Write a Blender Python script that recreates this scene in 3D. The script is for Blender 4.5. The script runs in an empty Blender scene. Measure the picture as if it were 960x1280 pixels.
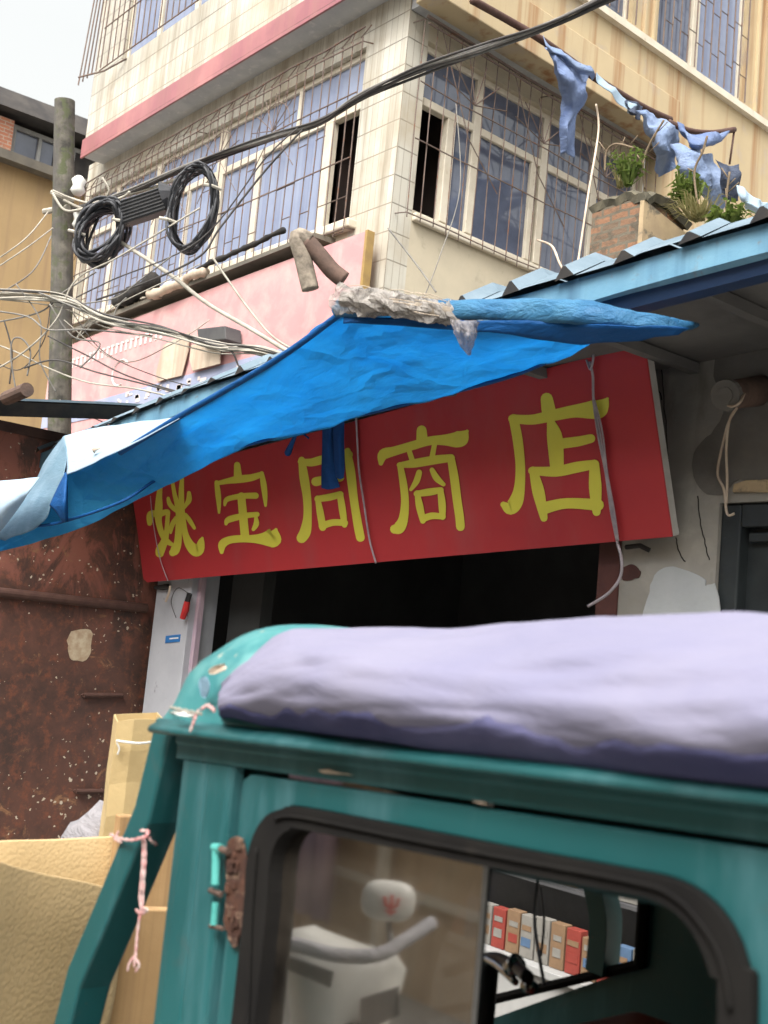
import bpy, bmesh, math, random
from mathutils import Vector, Matrix, noise
random.seed(7)
R = random.Random(11)
C = bpy.context.scene.collection
SC = bpy.context.scene

# ------------------------------------------------------------------ camera geometry (photo pixels -> points on real planes)
F = 1400.0; CX, CY = 480.0, 640.0; EYE = 1.6
_X = -Vector((-1210.0, 60.0, F)).normalized()
_b = Vector((1635.0, 331.0, F)); _Y = (_b - _X * _b.dot(_X)).normalized()
_Z = _X.cross(_Y)
M3 = Matrix((_X, _Y, _Z))
CAM = Vector((0, 0, EYE))
def ray(px, py): return M3 @ Vector(((px - CX) / F, (py - CY) / F, 1.0))
def P(px, py, ax, v):
    d = ray(px, py); i = 'xyz'.index(ax)
    return CAM + d * ((v - CAM[i]) / d[i])
def PY(px, py, y): return P(px, py, 'y', y)
def PX(px, py, x): return P(px, py, 'x', x)
def PD(px, py, depth): return CAM + ray(px, py) * depth
def PP(px, py, o, n):
    d = ray(px, py); return CAM + d * ((o - CAM).dot(n) / d.dot(n))

# ------------------------------------------------------------------ materials
def nt(name):
    m = bpy.data.materials.new(name); m.use_nodes = True
    return m, m.node_tree.nodes, m.node_tree.links, m.node_tree.nodes['Principled BSDF']
def mapped(N, L, scale=(1, 1, 1), uv=False):
    tc = N.new('ShaderNodeTexCoord'); mp = N.new('ShaderNodeMapping'); mp.inputs['Scale'].default_value = scale
    if uv:
        sp = N.new('ShaderNodeSeparateXYZ'); L.new(tc.outputs['Object'], sp.inputs[0])
        ad = N.new('ShaderNodeMath'); L.new(sp.outputs[0], ad.inputs[0]); L.new(sp.outputs[1], ad.inputs[1])
        cb = N.new('ShaderNodeCombineXYZ'); L.new(ad.outputs[0], cb.inputs[0]); L.new(sp.outputs[2], cb.inputs[1])
        L.new(cb.outputs[0], mp.inputs[0])
    else:
        L.new(tc.outputs['Object'], mp.inputs[0])
    return mp
def nz(N, L, vec, scale, detail=6, rough=.6, dist=0):
    n = N.new('ShaderNodeTexNoise'); n.inputs['Scale'].default_value = scale; n.inputs['Detail'].default_value = detail
    n.inputs['Roughness'].default_value = rough; n.inputs['Distortion'].default_value = dist
    L.new(vec.outputs[0], n.inputs['Vector']); return n
def ramp(N, L, fac, a, b):
    r = N.new('ShaderNodeMapRange'); r.inputs[1].default_value = a; r.inputs[2].default_value = b
    L.new(fac, r.inputs[0]); return r.outputs[0]
def mix(N, L, fac, a, b):
    m = N.new('ShaderNodeMix'); m.data_type = 'RGBA'
    if isinstance(fac, (int, float)): m.inputs[0].default_value = fac
    else: L.new(fac, m.inputs[0])
    for k, v in ((6, a), (7, b)):
        if isinstance(v, tuple): m.inputs[k].default_value = (*v[:3], 1)
        else: L.new(v, m.inputs[k])
    return m.outputs[2]
def bump(N, L, bs, h, s, d=.01):
    b = N.new('ShaderNodeBump'); b.inputs['Strength'].default_value = abs(s); b.invert = s < 0; b.inputs['Distance'].default_value = d
    L.new(h, b.inputs['Height']); L.new(b.outputs[0], bs.inputs['Normal']); return b
def pm(name, c1, c2=None, sc=4, rough=.7, c3=None, s3=12, t3=(.55, .65), streak=None, ts=(.5, .75), ss=(6, 6, .35), bmp=.25, bs=60, metal=0, transl=0, spec=.3, coat=0):
    """weathered surface: two tones by noise, a third blotch colour, optional vertical streak colour, fine bump"""
    m, N, L, b = nt(name)
    v = mapped(N, L)
    col = c1
    n1 = nz(N, L, v, sc)
    col = mix(N, L, ramp(N, L, n1.outputs[0], .35, .65), c1, c2 or tuple(x * .8 for x in c1))
    if c3:
        n3 = nz(N, L, v, s3, 8, .65, .3); col = mix(N, L, ramp(N, L, n3.outputs[0], *t3), col, c3)
    if streak:
        v2 = mapped(N, L, ss); n2 = nz(N, L, v2, 1, 5, .6); col = mix(N, L, ramp(N, L, n2.outputs[0], *ts), col, streak)
    L.new(col, b.inputs['Base Color']) if not isinstance(col, tuple) else None
    b.inputs['Roughness'].default_value = rough; b.inputs['Metallic'].default_value = metal
    b.inputs['Specular IOR Level'].default_value = spec
    if coat: b.inputs['Coat Weight'].default_value = coat; b.inputs['Coat Roughness'].default_value = .25
    if bmp:
        nb = nz(N, L, v, bs, 5); bump(N, L, b, nb.outputs[0], bmp, .004)
    if transl:
        t = N.new('ShaderNodeBsdfTranslucent'); L.new(col, t.inputs[0])
        ms = N.new('ShaderNodeMixShader'); ms.inputs[0].default_value = transl
        L.new(b.outputs[0], ms.inputs[1]); L.new(t.outputs[0], ms.inputs[2])
        L.new(ms.outputs[0], N['Material Output'].inputs[0])
    return m
def tile_mat(name, c1, c2, mortar, bw, bh, ms=.004, streak=None, rough=.35):
    m, N, L, b = nt(name)
    v = mapped(N, L, (1, 1, 1), uv=True)
    br = N.new('ShaderNodeTexBrick'); L.new(v.outputs[0], br.inputs['Vector']); br.offset = 0; br.squash = 1
    br.inputs['Scale'].default_value = 1; br.inputs['Brick Width'].default_value = bw; br.inputs['Row Height'].default_value = bh
    br.inputs['Mortar Size'].default_value = ms; br.inputs['Color1'].default_value = (*c1, 1); br.inputs['Color2'].default_value = (*c2, 1)
    br.inputs['Mortar'].default_value = (*mortar, 1)
    # heavier horizontal course lines
    b2 = N.new('ShaderNodeTexBrick'); L.new(v.outputs[0], b2.inputs['Vector']); b2.offset = 0
    b2.inputs['Scale'].default_value = 1; b2.inputs['Brick Width'].default_value = 40; b2.inputs['Row Height'].default_value = bh
    b2.inputs['Mortar Size'].default_value = .008; b2.inputs['Mortar Smooth'].default_value = .4
    col = mix(N, L, b2.outputs['Fac'], br.outputs['Color'], tuple(x * .62 for x in mortar))
    w = mapped(N, L); n1 = nz(N, L, w, 1.3)
    col = mix(N, L, ramp(N, L, n1.outputs[0], .45, .75), col, streak or c2)
    if streak:
        v2 = mapped(N, L, (3, 3, .25)); n2 = nz(N, L, v2, 1.4, 6, .65)
        col = mix(N, L, ramp(N, L, n2.outputs[0], .47, .68), col, tuple(x * .68 for x in streak))
    L.new(col, b.inputs['Base Color']); b.inputs['Roughness'].default_value = rough
    bump(N, L, b, b2.outputs['Fac'], -.35, .006)
    return m
def brick_mat(name, c1, c2, mortar, bw, bh, blotch):
    m, N, L, b = nt(name)
    v = mapped(N, L, (1, 1, 1), uv=True)
    n0 = nz(N, L, v, 9, 4); ad = N.new('ShaderNodeVectorMath'); ad.operation = 'MULTIPLY_ADD'
    ad.inputs[1].default_value = (.03, .03, 0); L.new(n0.outputs[1], ad.inputs[0]); L.new(v.outputs[0], ad.inputs[2])
    br = N.new('ShaderNodeTexBrick'); L.new(ad.outputs[0], br.inputs['Vector'])
    br.inputs['Scale'].default_value = 1; br.inputs['Brick Width'].default_value = bw; br.inputs['Row Height'].default_value = bh
    br.inputs['Mortar Size'].default_value = .009; br.inputs['Color1'].default_value = (*c1, 1); br.inputs['Color2'].default_value = (*c2, 1)
    br.inputs['Mortar'].default_value = (*mortar, 1)
    n1 = nz(N, L, v, 7, 8, .7)
    col = mix(N, L, ramp(N, L, n1.outputs[0], .5, .62), br.outputs['Color'], blotch)
    L.new(col, b.inputs['Base Color']); b.inputs['Roughness'].default_value = .95
    bump(N, L, b, n1.outputs[0], .8, .02)
    return m
def rust_gate():
    m, N, L, b = nt('rusty_gate_paint')
    v = mapped(N, L); vs = mapped(N, L, (2.2, 2.2, 1.1))
    n1 = nz(N, L, v, 2.2, 8, .7, .4); n2 = nz(N, L, vs, 1.3, 9, .72, .6); n3 = nz(N, L, v, 11, 8, .75)
    col = mix(N, L, ramp(N, L, n1.outputs[0], .35, .6), (.042, .024, .019), (.098, .043, .030))
    col = mix(N, L, ramp(N, L, n3.outputs[0], .5, .7), col, (.19, .062, .032))
    # salmon primer showing where the top coat flaked, mostly high on the leaf
    sp = N.new('ShaderNodeSeparateXYZ'); L.new(v.outputs[0], sp.inputs[0])
    hi = ramp(N, L, sp.outputs[2], 1.35, 2.15)
    mu = N.new('ShaderNodeMath'); mu.operation = 'MULTIPLY'; L.new(hi, mu.inputs[0]); L.new(ramp(N, L, n2.outputs[0], .47, .55), mu.inputs[1])
    col = mix(N, L, mu.outputs[0], col, (.25, .09, .062))
    # ochre scabs
    n4 = nz(N, L, v, 4.3, 9, .8, 1.0); col = mix(N, L, ramp(N, L, n4.outputs[0], .585, .66), col, (.24, .12, .06))
    # flecks of light plaster
    vo = N.new('ShaderNodeTexVoronoi'); vo.inputs['Scale'].default_value = 23
    nd = nz(N, L, v, 26, 3); va = N.new('ShaderNodeVectorMath'); va.operation = 'MULTIPLY_ADD'; va.inputs[1].default_value = (.05, .05, .05); L.new(nd.outputs[1], va.inputs[0]); L.new(v.outputs[0], va.inputs[2]); L.new(va.outputs[0], vo.inputs['Vector'])
    n5 = nz(N, L, v, 1.7, 3); thr = N.new('ShaderNodeMath'); thr.operation = 'MULTIPLY_ADD'
    L.new(n5.outputs[0], thr.inputs[0]); thr.inputs[1].default_value = .9; thr.inputs[2].default_value = -.33
    lt = N.new('ShaderNodeMath'); lt.operation = 'LESS_THAN'; L.new(vo.outputs['Distance'], lt.inputs[0]); L.new(thr.outputs[0], lt.inputs[1])
    sepc = N.new('ShaderNodeSeparateColor'); L.new(vo.outputs['Color'], sepc.inputs[0])
    gt = N.new('ShaderNodeMath'); gt.operation = 'GREATER_THAN'; L.new(sepc.outputs[0], gt.inputs[0]); gt.inputs[1].default_value = .55
    mm = N.new('ShaderNodeMath'); mm.operation = 'MULTIPLY'; L.new(lt.outputs[0], mm.inputs[0]); L.new(gt.outputs[0], mm.inputs[1])
    col = mix(N, L, mm.outputs[0], col, (.5, .43, .33))
    L.new(col, b.inputs['Base Color']); b.inputs['Roughness'].default_value = .62
    bump(N, L, b, n3.outputs[0], .5, .006)
    return m
def glass_mat(name, tint=(.9, .95, .95), refl=.35, film=.15, filmcol=(.25, .22, .18)):
    m, N, L, b = nt(name); N.remove(b)
    g = N.new('ShaderNodeBsdfGlossy'); g.inputs['Roughness'].default_value = .045; g.inputs[0].default_value = (.95, .93, .9, 1)
    t = N.new('ShaderNodeBsdfTransparent'); t.inputs[0].default_value = (*tint, 1)
    d = N.new('ShaderNodeBsdfDiffuse'); d.inputs[0].default_value = (*filmcol, 1)
    v = mapped(N, L); n = nz(N, L, v, 6, 6)
    a = N.new('ShaderNodeMixShader'); r = ramp(N, L, n.outputs[0], .3, .8)
    k = N.new('ShaderNodeMath'); k.operation = 'MULTIPLY'; L.new(r, k.inputs[0]); k.inputs[1].default_value = film
    L.new(k.outputs[0], a.inputs[0]); L.new(t.outputs[0], a.inputs[1]); L.new(d.outputs[0], a.inputs[2])
    c = N.new('ShaderNodeMixShader'); c.inputs[0].default_value = refl
    L.new(a.outputs[0], c.inputs[1]); L.new(g.outputs[0], c.inputs[2]); L.new(c.outputs[0], N['Material Output'].inputs[0])
    return m
def plastic_film(name, col, alpha=.5, rough=.25):
    m, N, L, b = nt(name); b.inputs['Roughness'].default_value = rough; b.inputs['Specular IOR Level'].default_value = .8
    v = mapped(N, L); n = nz(N, L, v, 14, 6, .7, 1.5)
    L.new(mix(N, L, ramp(N, L, n.outputs[0], .4, .65), col, tuple(x * .35 for x in col)), b.inputs['Base Color'])
    bump(N, L, b, n.outputs[0], 1, .03)
    t = N.new('ShaderNodeBsdfTransparent'); s = N.new('ShaderNodeMixShader'); s.inputs[0].default_value = alpha
    L.new(t.outputs[0], s.inputs[1]); L.new(b.outputs[0], s.inputs[2]); L.new(s.outputs[0], N['Material Output'].inputs[0])
    return m
def truck_paint():
    m, N, L, b = nt('worn_teal_paint')
    v = mapped(N, L); vs = mapped(N, L, (4, 4, .8))
    n1 = nz(N, L, v, 2.6, 5, .55, .5); n2 = nz(N, L, vs, 2.4, 5, .6, .3); n3 = nz(N, L, v, 34, 9, .8)
    col = mix(N, L, ramp(N, L, n1.outputs[0], .3, .7), (.007, .072, .078), (.010, .095, .100))
    col = mix(N, L, ramp(N, L, n2.outputs[0], .50, .78), col, (.06, .16, .18))      # chalky smears of road dust
    col = mix(N, L, ramp(N, L, n3.outputs[0], .655, .70), col, (.19, .10, .05))      # rust freckles
    L.new(col, b.inputs['Base Color'])
    n4 = nz(N, L, mapped(N, L, (1.2, 1.2, 9)), 7, 8, .75); col = mix(N, L, ramp(N, L, n4.outputs[0], .66, .72), col, (.10, .22, .22))   # long fine scuffs
    n5 = nz(N, L, v, 9, 8, .7, 1.2); col = mix(N, L, ramp(N, L, n5.outputs[0], .60, .80), col, (.045, .085, .085)); L.new(col, b.inputs['Base Color'])
    rr = N.new('ShaderNodeMapRange'); rr.inputs[1].default_value = .3; rr.inputs[2].default_value = .8; rr.inputs[3].default_value = .40; rr.inputs[4].default_value = .65
    L.new(n2.outputs[0], rr.inputs[0]); L.new(rr.outputs[0], b.inputs['Roughness'])
    b.inputs['Specular IOR Level'].default_value = .5
    bump(N, L, b, n1.outputs[0], .12, .02)
    return m
def leather_card():
    m, N, L, b = nt('embossed_tan_board')
    v = mapped(N, L)
    vo = N.new('ShaderNodeTexVoronoi'); vo.feature = 'F1'; vo.inputs['Scale'].default_value = 95; L.new(v.outputs[0], vo.inputs['Vector'])
    n1 = nz(N, L, v, 3, 5); n2 = nz(N, L, v, 9, 6, .7)
    col = mix(N, L, ramp(N, L, n1.outputs[0], .3, .7), (.54, .385, .19), (.60, .44, .235))
    col = mix(N, L, ramp(N, L, n2.outputs[0], .62, .75), col, (.62, .46, .24))
    L.new(col, b.inputs['Base Color']); b.inputs['Roughness'].default_value = .5
    bump(N, L, b, vo.outputs['Distance'], -.3, .004)
    return m
def cloth_mat(name, c1, c2, transl=0.0, weave=220, rough=.9, wr=.3, crease=0):
    m, N, L, b = nt(name)
    v = mapped(N, L, (1, 1, 1)); n1 = nz(N, L, v, 3.5, 6, .6, .6); n2 = nz(N, L, v, weave, 3); n3 = nz(N, L, mapped(N, L, (1.2, 4, 4)), 5, 6, .6, .5)
    col = mix(N, L, ramp(N, L, n1.outputs[0], .3, .7), c1, c2)
    L.new(col, b.inputs['Base Color']); b.inputs['Roughness'].default_value = rough; b.inputs['Specular IOR Level'].default_value = .15
    bb = bump(N, L, b, n3.outputs[0], wr, .03)
    if crease:
        nw = nz(N, L, v, 2.5, 3); va = N.new('ShaderNodeVectorMath'); va.operation = 'MULTIPLY_ADD'; va.inputs[1].default_value = (.5, .5, .5); L.new(nw.outputs[1], va.inputs[0]); L.new(mapped(N, L, (1, 1.6, 2.6)).outputs[0], va.inputs[2])
        vc = N.new('ShaderNodeTexVoronoi'); vc.feature = 'DISTANCE_TO_EDGE'; vc.inputs['Scale'].default_value = crease; L.new(va.outputs[0], vc.inputs['Vector'])
        bc = N.new('ShaderNodeBump'); bc.inputs['Strength'].default_value = .55; bc.inputs['Distance'].default_value = .02
        L.new(ramp(N, L, vc.outputs['Distance'], 0, .22), bc.inputs['Height']); L.new(bb.outputs[0], bc.inputs['Normal']); bb = bc
    b2 = N.new('ShaderNodeBump'); b2.inputs['Strength'].default_value = .15; b2.inputs['Distance'].default_value = .002
    L.new(n2.outputs[0], b2.inputs['Height']); L.new(bb.outputs[0], b2.inputs['Normal']); L.new(b2.outputs[0], b.inputs['Normal'])
    if transl:
        t = N.new('ShaderNodeBsdfTranslucent'); L.new(col, t.inputs[0]); L.new(bb.outputs[0], t.inputs['Normal'])
        ms = N.new('ShaderNodeMixShader'); ms.inputs[0].default_value = transl
        L.new(b.outputs[0], ms.inputs[1]); L.new(t.outputs[0], ms.inputs[2]); L.new(ms.outputs[0], N['Material Output'].inputs[0])
    return m

MT = {
 'tile': tile_mat('cream_strip_tiles', (.52, .50, .435), (.47, .445, .38), (.34, .31, .26), .085, .27, .005, streak=(.37, .31, .22)),
 'redband': tile_mat('dusty_red_strip_tiles', (.29, .10, .115), (.245, .085, .10), (.26, .10, .10), .085, .6, .005, streak=(.40, .17, .16)),
 'yellow': pm('rust_streaked_yellow_render', (.47, .375, .235), (.42, .335, .21), 1.5, .85, c3=(.40, .33, .24), s3=3, streak=(.28, .14, .06), ts=(.50, .70), ss=(5, 5, .18)),
 'beige': pm('stained_beige_render', (.50, .44, .33), (.43, .38, .29), 2, .9, c3=(.33, .29, .22), s3=5, t3=(.58, .75), streak=(.30, .26, .2), ts=(.62, .9)),
 'soffit': pm('grey_concrete_soffit', (.46, .47, .48), (.38, .39, .41), 3, .9, c3=(.52, .52, .52), s3=9),
 'room': pm('dark_room_wall', (.05, .035, .03), (.03, .025, .025), 2, .9),
 'orange_room': pm('brown_room_curtain', (.16, .07, .035), (.07, .03, .02), 3, .9),
 'frame': pm('cream_window_frame', (.62, .57, .47), (.54, .48, .38), 5, .5, c3=(.38, .30, .2), s3=14, t3=(.62, .75)),
 'iron': pm('rusty_grille_iron', (.16, .12, .10), (.11, .08, .07), 9, .75, c3=(.17, .075, .04), s3=20),
 'bluepane': pm('lavender_blue_tinted_glass', (.25, .29, .40), (.20, .24, .36), 1.2, .16, bmp=.03, bs=2, spec=.8, streak=(.14, .17, .27), ts=(.45, .8), ss=(7, 7, .15)),
 'darkpane': pm('dark_blue_tinted_glass', (.065, .075, .11), (.12, .14, .20), 1.3, .06, bmp=.03, bs=2, spec=1),
 'pink': pm('faded_pink_banner', (.50, .27, .27), (.46, .23, .235), 1.3, .85, c3=(.54, .35, .33), s3=3, t3=(.45, .7), bmp=.3, bs=6),
 'bluefade': pm('faded_blue_print', (.25, .29, .42), (.31, .33, .44), 3, .7),
 'whitefade': pm('faded_white_print', (.62, .55, .52), (.56, .48, .46), 4, .7),
 'creamboard': pm('torn_cream_board', (.55, .46, .36), (.45, .37, .29), 6, .9, streak=(.34, .26, .2), ts=(.45, .7)),
 'yedge': pm('yellow_frame_edge', (.36, .24, .08), (.26, .17, .07), 6, .7),
 'pole': pm('mossy_weathered_pole', (.17, .155, .13), (.055, .052, .046), 7, .95, c3=(.09, .10, .055), s3=10, t3=(.5, .6), streak=(.09, .085, .08), ts=(.5, .7), bmp=.8, bs=25),
 'ceramic': pm('white_ceramic', (.7, .7, .66), None, 5, .3, bmp=0),
 'black': pm('black_cable_rubber', (.035, .037, .042), (.055, .055, .06), 8, .5),
 'boxgrey': pm('dark_grey_ribbed_plastic', (.055, .055, .06), (.08, .08, .08), 5, .6),
 'wire_w': pm('dirty_white_wire', (.42, .39, .33), (.28, .26, .22), 9, .7),
 'wire_g': pm('grey_wire', (.22, .21, .19), (.14, .13, .12), 9, .7),
 'wire_k': pm('dark_wire', (.05, .045, .045), (.08, .075, .07), 9, .6),
 'ochre': pm('ochre_plastered_wall', (.42, .29, .15), (.36, .25, .13), .8, .9, streak=(.30, .20, .12), ts=(.5, .8)),
 'slate': pm('dark_weathered_eaves', (.045, .042, .042), (.075, .068, .062), 3, .95),
 'stonelip': pm('grey_stone_ledge', (.17, .15, .12), (.11, .10, .085), 3, .95),
 'oldbrick': brick_mat('exposed_orange_brick', (.42, .17, .09), (.34, .13, .08), (.36, .3, .24), .2, .07, (.30, .14, .09)),
 'mossbrick': brick_mat('stained_brick_pier', (.27, .13, .07), (.13, .09, .06), (.13, .11, .08), .13, .05, (.085, .07, .05)),
 'ochreplaster': pm('mottled_ochre_plaster', (.42, .32, .19), (.32, .24, .15), 6, .95, c3=(.14, .12, .09), s3=9, t3=(.50, .62), bmp=.5, bs=40),
 'mosscap': pm('mossy_cement_cap', (.13, .115, .08), (.07, .065, .05), 12, 1, bmp=1, bs=40),
 'leaf': pm('weed_leaf', (.10, .16, .03), (.16, .20, .05), 20, .6, transl=.35),
 'dryleaf': pm('dry_grass', (.38, .33, .16), (.26, .24, .10), 20, .8, transl=.3),
 'twig': pm('thin_twig', (.20, .15, .10), None, 20, .9),
 'fascia': pm('sun_bleached_blue_metal', (.10, .24, .36), (.15, .31, .42), 4, .45, c3=(.17, .15, .13), s3=9, t3=(.60, .72), streak=(.05, .12, .2), ts=(.5, .75)),
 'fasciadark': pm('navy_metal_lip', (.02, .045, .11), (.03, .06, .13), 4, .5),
 'sheet': pm('pale_corrugated_sheet', (.17, .22, .26), (.12, .165, .20), 5, .95, spec=.05, c3=(.4, .38, .35), s3=10, t3=(.62, .75)),
 'ribend': pm('dark_rib_end', (.02, .02, .022), (.04, .035, .03), 9, .9),
 'soffitwood': pm('dark_soffit_board', (.10, .097, .094), (.14, .135, .128), 3, .95),  # dark grey boards and rafters of the eave
 'concrete': pm('grimy_cement_wall', (.31, .295, .265), (.24, .23, .205), 2.2, .95, c3=(.36, .34, .30), s3=5, t3=(.5, .7), streak=(.09, .085, .08), ts=(.58, .85), ss=(4, 4, 1.2), bmp=.6, bs=30),
 'patch': pm('fresh_dark_cement', (.13, .125, .112), (.17, .16, .145), 5, .95, bmp=.6, bs=40),
 'patch2': pm('pale_grey_plaster_patch', (.44, .46, .47), (.38, .40, .41), 4, .9, bmp=.7, bs=25),
 'crack': pm('crack_shadow_line', (.03, .027, .025), None, 8, 1, bmp=0),
 'pillar': pm('scuffed_white_pillar', (.40, .41, .44), (.34, .35, .38), 3, .7, c3=(.16, .16, .165), s3=11, t3=(.64, .76), bmp=.2),
 'jamb': pm('brown_painted_jamb', (.09, .035, .03), (.06, .025, .022), 6, .7),
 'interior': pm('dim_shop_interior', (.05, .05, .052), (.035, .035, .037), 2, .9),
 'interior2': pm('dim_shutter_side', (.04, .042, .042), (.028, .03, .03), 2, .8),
 'bluelabel': pm('small_blue_plate', (.03, .16, .42), None, 9, .5, bmp=0),
 'white': pm('white_mark', (.7, .72, .72), None, 9, .6, bmp=0),
 'door': pm('black_green_door_paint', (.022, .027, .03), (.035, .042, .045), 5, .45, c3=(.07, .07, .07), s3=16, t3=(.64, .75), streak=(.06, .06, .06), ts=(.62, .8)),
 'pipe_rust': pm('rusty_iron_pipe', (.14, .09, .07), (.08, .055, .045), 12, .85, bmp=.7),
 'gate': rust_gate(),
 'gatebar': pm('rust_brown_bar', (.085, .045, .035), (.06, .03, .024), 14, .6),
 'flake': pm('paper_remnant', (.50, .42, .30), (.36, .26, .17), 18, .9),
 'sign': pm('faded_red_sign_vinyl', (.42, .036, .040), (.36, .030, .038), 1.5, .5, bmp=.12, bs=2.5, streak=(.34, .075, .075), ts=(.5, .95), ss=(3, 3, 1)),
 'signedge': pm('white_aluminium_edge', (.50, .49, .46), (.38, .37, .34), 6, .5),
 'letter': pm('yellow_vinyl_lettering', (.66, .62, .075), (.60, .57, .075), 3, .45, bmp=0),
 'string': pm('white_plastic_string', (.50, .45, .48), (.36, .32, .35), 18, .5, transl=.2),
 'redstring': pm('pink_white_twisted_string', (.55, .22, .22), (.62, .50, .47), 60, .7),
 'tarp': cloth_mat('bright_blue_tarpaulin', (.09, .46, .74), (.055, .38, .68), .68, 160, .45, .4, crease=2.6),
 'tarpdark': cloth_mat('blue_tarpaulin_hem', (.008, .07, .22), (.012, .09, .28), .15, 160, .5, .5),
 'tarproll': cloth_mat('rolled_blue_tarpaulin', (.06, .19, .32), (.014, .09, .22), .1, 160, .4, .9),
 'tarpwhite': cloth_mat('bleached_white_tarpaulin', (.52, .64, .74), (.44, .58, .70), .4, 160, .6, .3),
 'tarpgrey': cloth_mat('worn_grey_blue_tarpaulin', (.20, .34, .44), (.36, .50, .60), .5, 160, .6, .25),
 'bluestrip': cloth_mat('dark_blue_cloth_strip', (.012, .06, .22), (.02, .09, .29), .2, 200, .8, .4),
 'film': plastic_film('crinkled_clear_plastic', (.50, .46, .42), .72),
 'film2': plastic_film('thin_grey_plastic', (.45, .42, .43), .55),
 'bamboo': pm('dirty_pole_end', (.33, .28, .22), (.12, .10, .08), 14, .9, bmp=1, bs=30),
 'rag': cloth_mat('faded_denim_rag', (.14, .20, .38), (.26, .33, .50), .3, 120, .9, .9),
 'ragpale': cloth_mat('pale_blue_rag', (.34, .42, .58), (.22, .30, .48), .3, 120, .9, .9),
 'ragdark': cloth_mat('charcoal_rag', (.05, .06, .09), (.10, .12, .17), .2, 120, .9, .9),
 'paint': truck_paint(),
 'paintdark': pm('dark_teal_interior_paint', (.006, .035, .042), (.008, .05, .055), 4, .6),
 'roofpaint_lit': pm('lit_worn_teal_roof', (.065, .235, .235), (.03, .16, .17), 5, .45, c3=(.40, .34, .26), s3=16, t3=(.63, .68), streak=(.2, .40, .38), ts=(.5, .8), ss=(5, 5, 3), bmp=.3, bs=14),  # paler than the body teal: roof-top light put into the colour, plus wear
 'rubber': pm('dusty_black_rubber', (.010, .0095, .0095), (.015, .014, .013), 6, .95, spec=.12, c3=(.028, .024, .021), s3=9, t3=(.58, .8), bmp=.2),
 'hinge': pm('flaking_rusted_steel', (.10, .045, .028), (.04, .02, .016), 25, .95, c3=(.2, .13, .09), s3=50, bmp=1, bs=70),
 'mint': pm('mint_paint', (.10, .42, .38), (.07, .33, .30), 20, .5),
 'lead': cloth_mat('lavender_quilt_cover', (.225, .217, .29), (.19, .186, .27), 0, 260, .9, .25),
 'navy': cloth_mat('navy_quilt_shade', (.05, .052, .125), (.10, .10, .19), 0, 260, .95, .5),  # shade of the quilt's underside, put into a navy colour
 'card': pm('plain_cardboard', (.42, .27, .13), (.36, .22, .10), 3, .9, streak=(.27, .17, .085), ts=(.5, .75), ss=(40, 40, .4)),
 'leather': leather_card(),
 'foam': pm('yellow_corrugated_wrap', (.56, .42, .21), (.48, .36, .18), 5, .85, bmp=.4, bs=50),
 'bag': cloth_mat('grey_woven_sack', (.22, .21, .23), (.30, .29, .30), 0, 120, .8, 1),
 'glass': glass_mat('tinted_side_glass', tint=(.32, .33, .32), refl=.40, film=.42, filmcol=(.17, .14, .11)),
 'seat': pm('worn_red_vinyl', (.25, .035, .02), (.18, .03, .02), 6, .5),
 'metal': pm('chrome_bar', (.4, .4, .4), None, 9, .25, metal=1, bmp=0),
 'blackpl': pm('black_plastic', (.02, .02, .022), None, 9, .4, bmp=0),
 'scooter': pm('white_scooter_body', (.50, .485, .45), (.42, .41, .375), 3, .35, bmp=0),
 'redmark': pm('red_emblem', (.5, .03, .03), None, 9, .5, bmp=0),
 'ground': pm('dusty_concrete_street', (.30, .285, .26), (.25, .24, .22), .6, .95, c3=(.2, .19, .175), s3=2.5, bmp=.5, bs=20),
 'tanwall': pm('tan_tiled_shopfront', (.55, .42, .28), (.46, .34, .22), 1, .8, streak=(.18, .12, .08), ts=(.5, .8)),
 'curtain': pm('mauve_door_curtain', (.52, .38, .42), (.42, .33, .40), 3, .9, streak=(.2, .17, .24), ts=(.4, .7), ss=(12, 12, .2)),
 'panel': pm('white_case_frame', (.34, .34, .33), None, 6, .5, bmp=0),
}
for k, c in (('pack_red', (.22, .04, .03)), ('pack_white', (.20, .19, .17)), ('pack_tan', (.19, .12, .07)), ('pack_blue', (.07, .12, .2))):
    MT[k] = pm(k, c, None, 30, .5, bmp=0)

# ------------------------------------------------------------------ mesh helpers
def tag(o, label=None, cat=None, group=None, kind=None):
    for k, v in (('label', label), ('category', cat), ('group', group), ('kind', kind)):
        if v: o[k] = v
    return o
def thing(name, label, cat, loc=(0, 0, 0), group=None):
    o = bpy.data.objects.new(name, None); o.empty_display_size = .1; C.objects.link(o); o.location = loc
    return tag(o, label, cat, group)
def wloc(o):
    v = Vector((0, 0, 0))
    while o is not None: v += o.location; o = o.parent
    return v
def cr(pts, n=6, closed=False):
    o = cr0(pts, n, closed); return [Vector(p) for p in o] if len(o[0]) == 3 else o
def cr0(pts, n=6, closed=False):
    """Catmull-Rom through points (any dimension as tuples)"""
    pts = [tuple(p) for p in pts]; m = len(pts); out = []
    if m < 3 and not closed:
        return [tuple(a + (b - a) * k / n for a, b in zip(pts[0], pts[1])) for k in range(n + 1)]
    rng = m if closed else m - 1
    for i in range(rng):
        if closed: p0, p1, p2, p3 = pts[i - 1], pts[i], pts[(i + 1) % m], pts[(i + 2) % m]
        else: p0, p1, p2, p3 = pts[max(i - 1, 0)], pts[i], pts[i + 1], pts[min(i + 2, m - 1)]
        for k in range(n):
            t = k / n
            out.append(tuple(.5 * (2 * b + (c - a) * t + (2 * a - 5 * b + 4 * c - d) * t * t + (3 * b - a - 3 * c + d) * t ** 3)
                             for a, b, c, d in zip(p0, p1, p2, p3)))
    if not closed: out.append(pts[-1])
    return out
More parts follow.
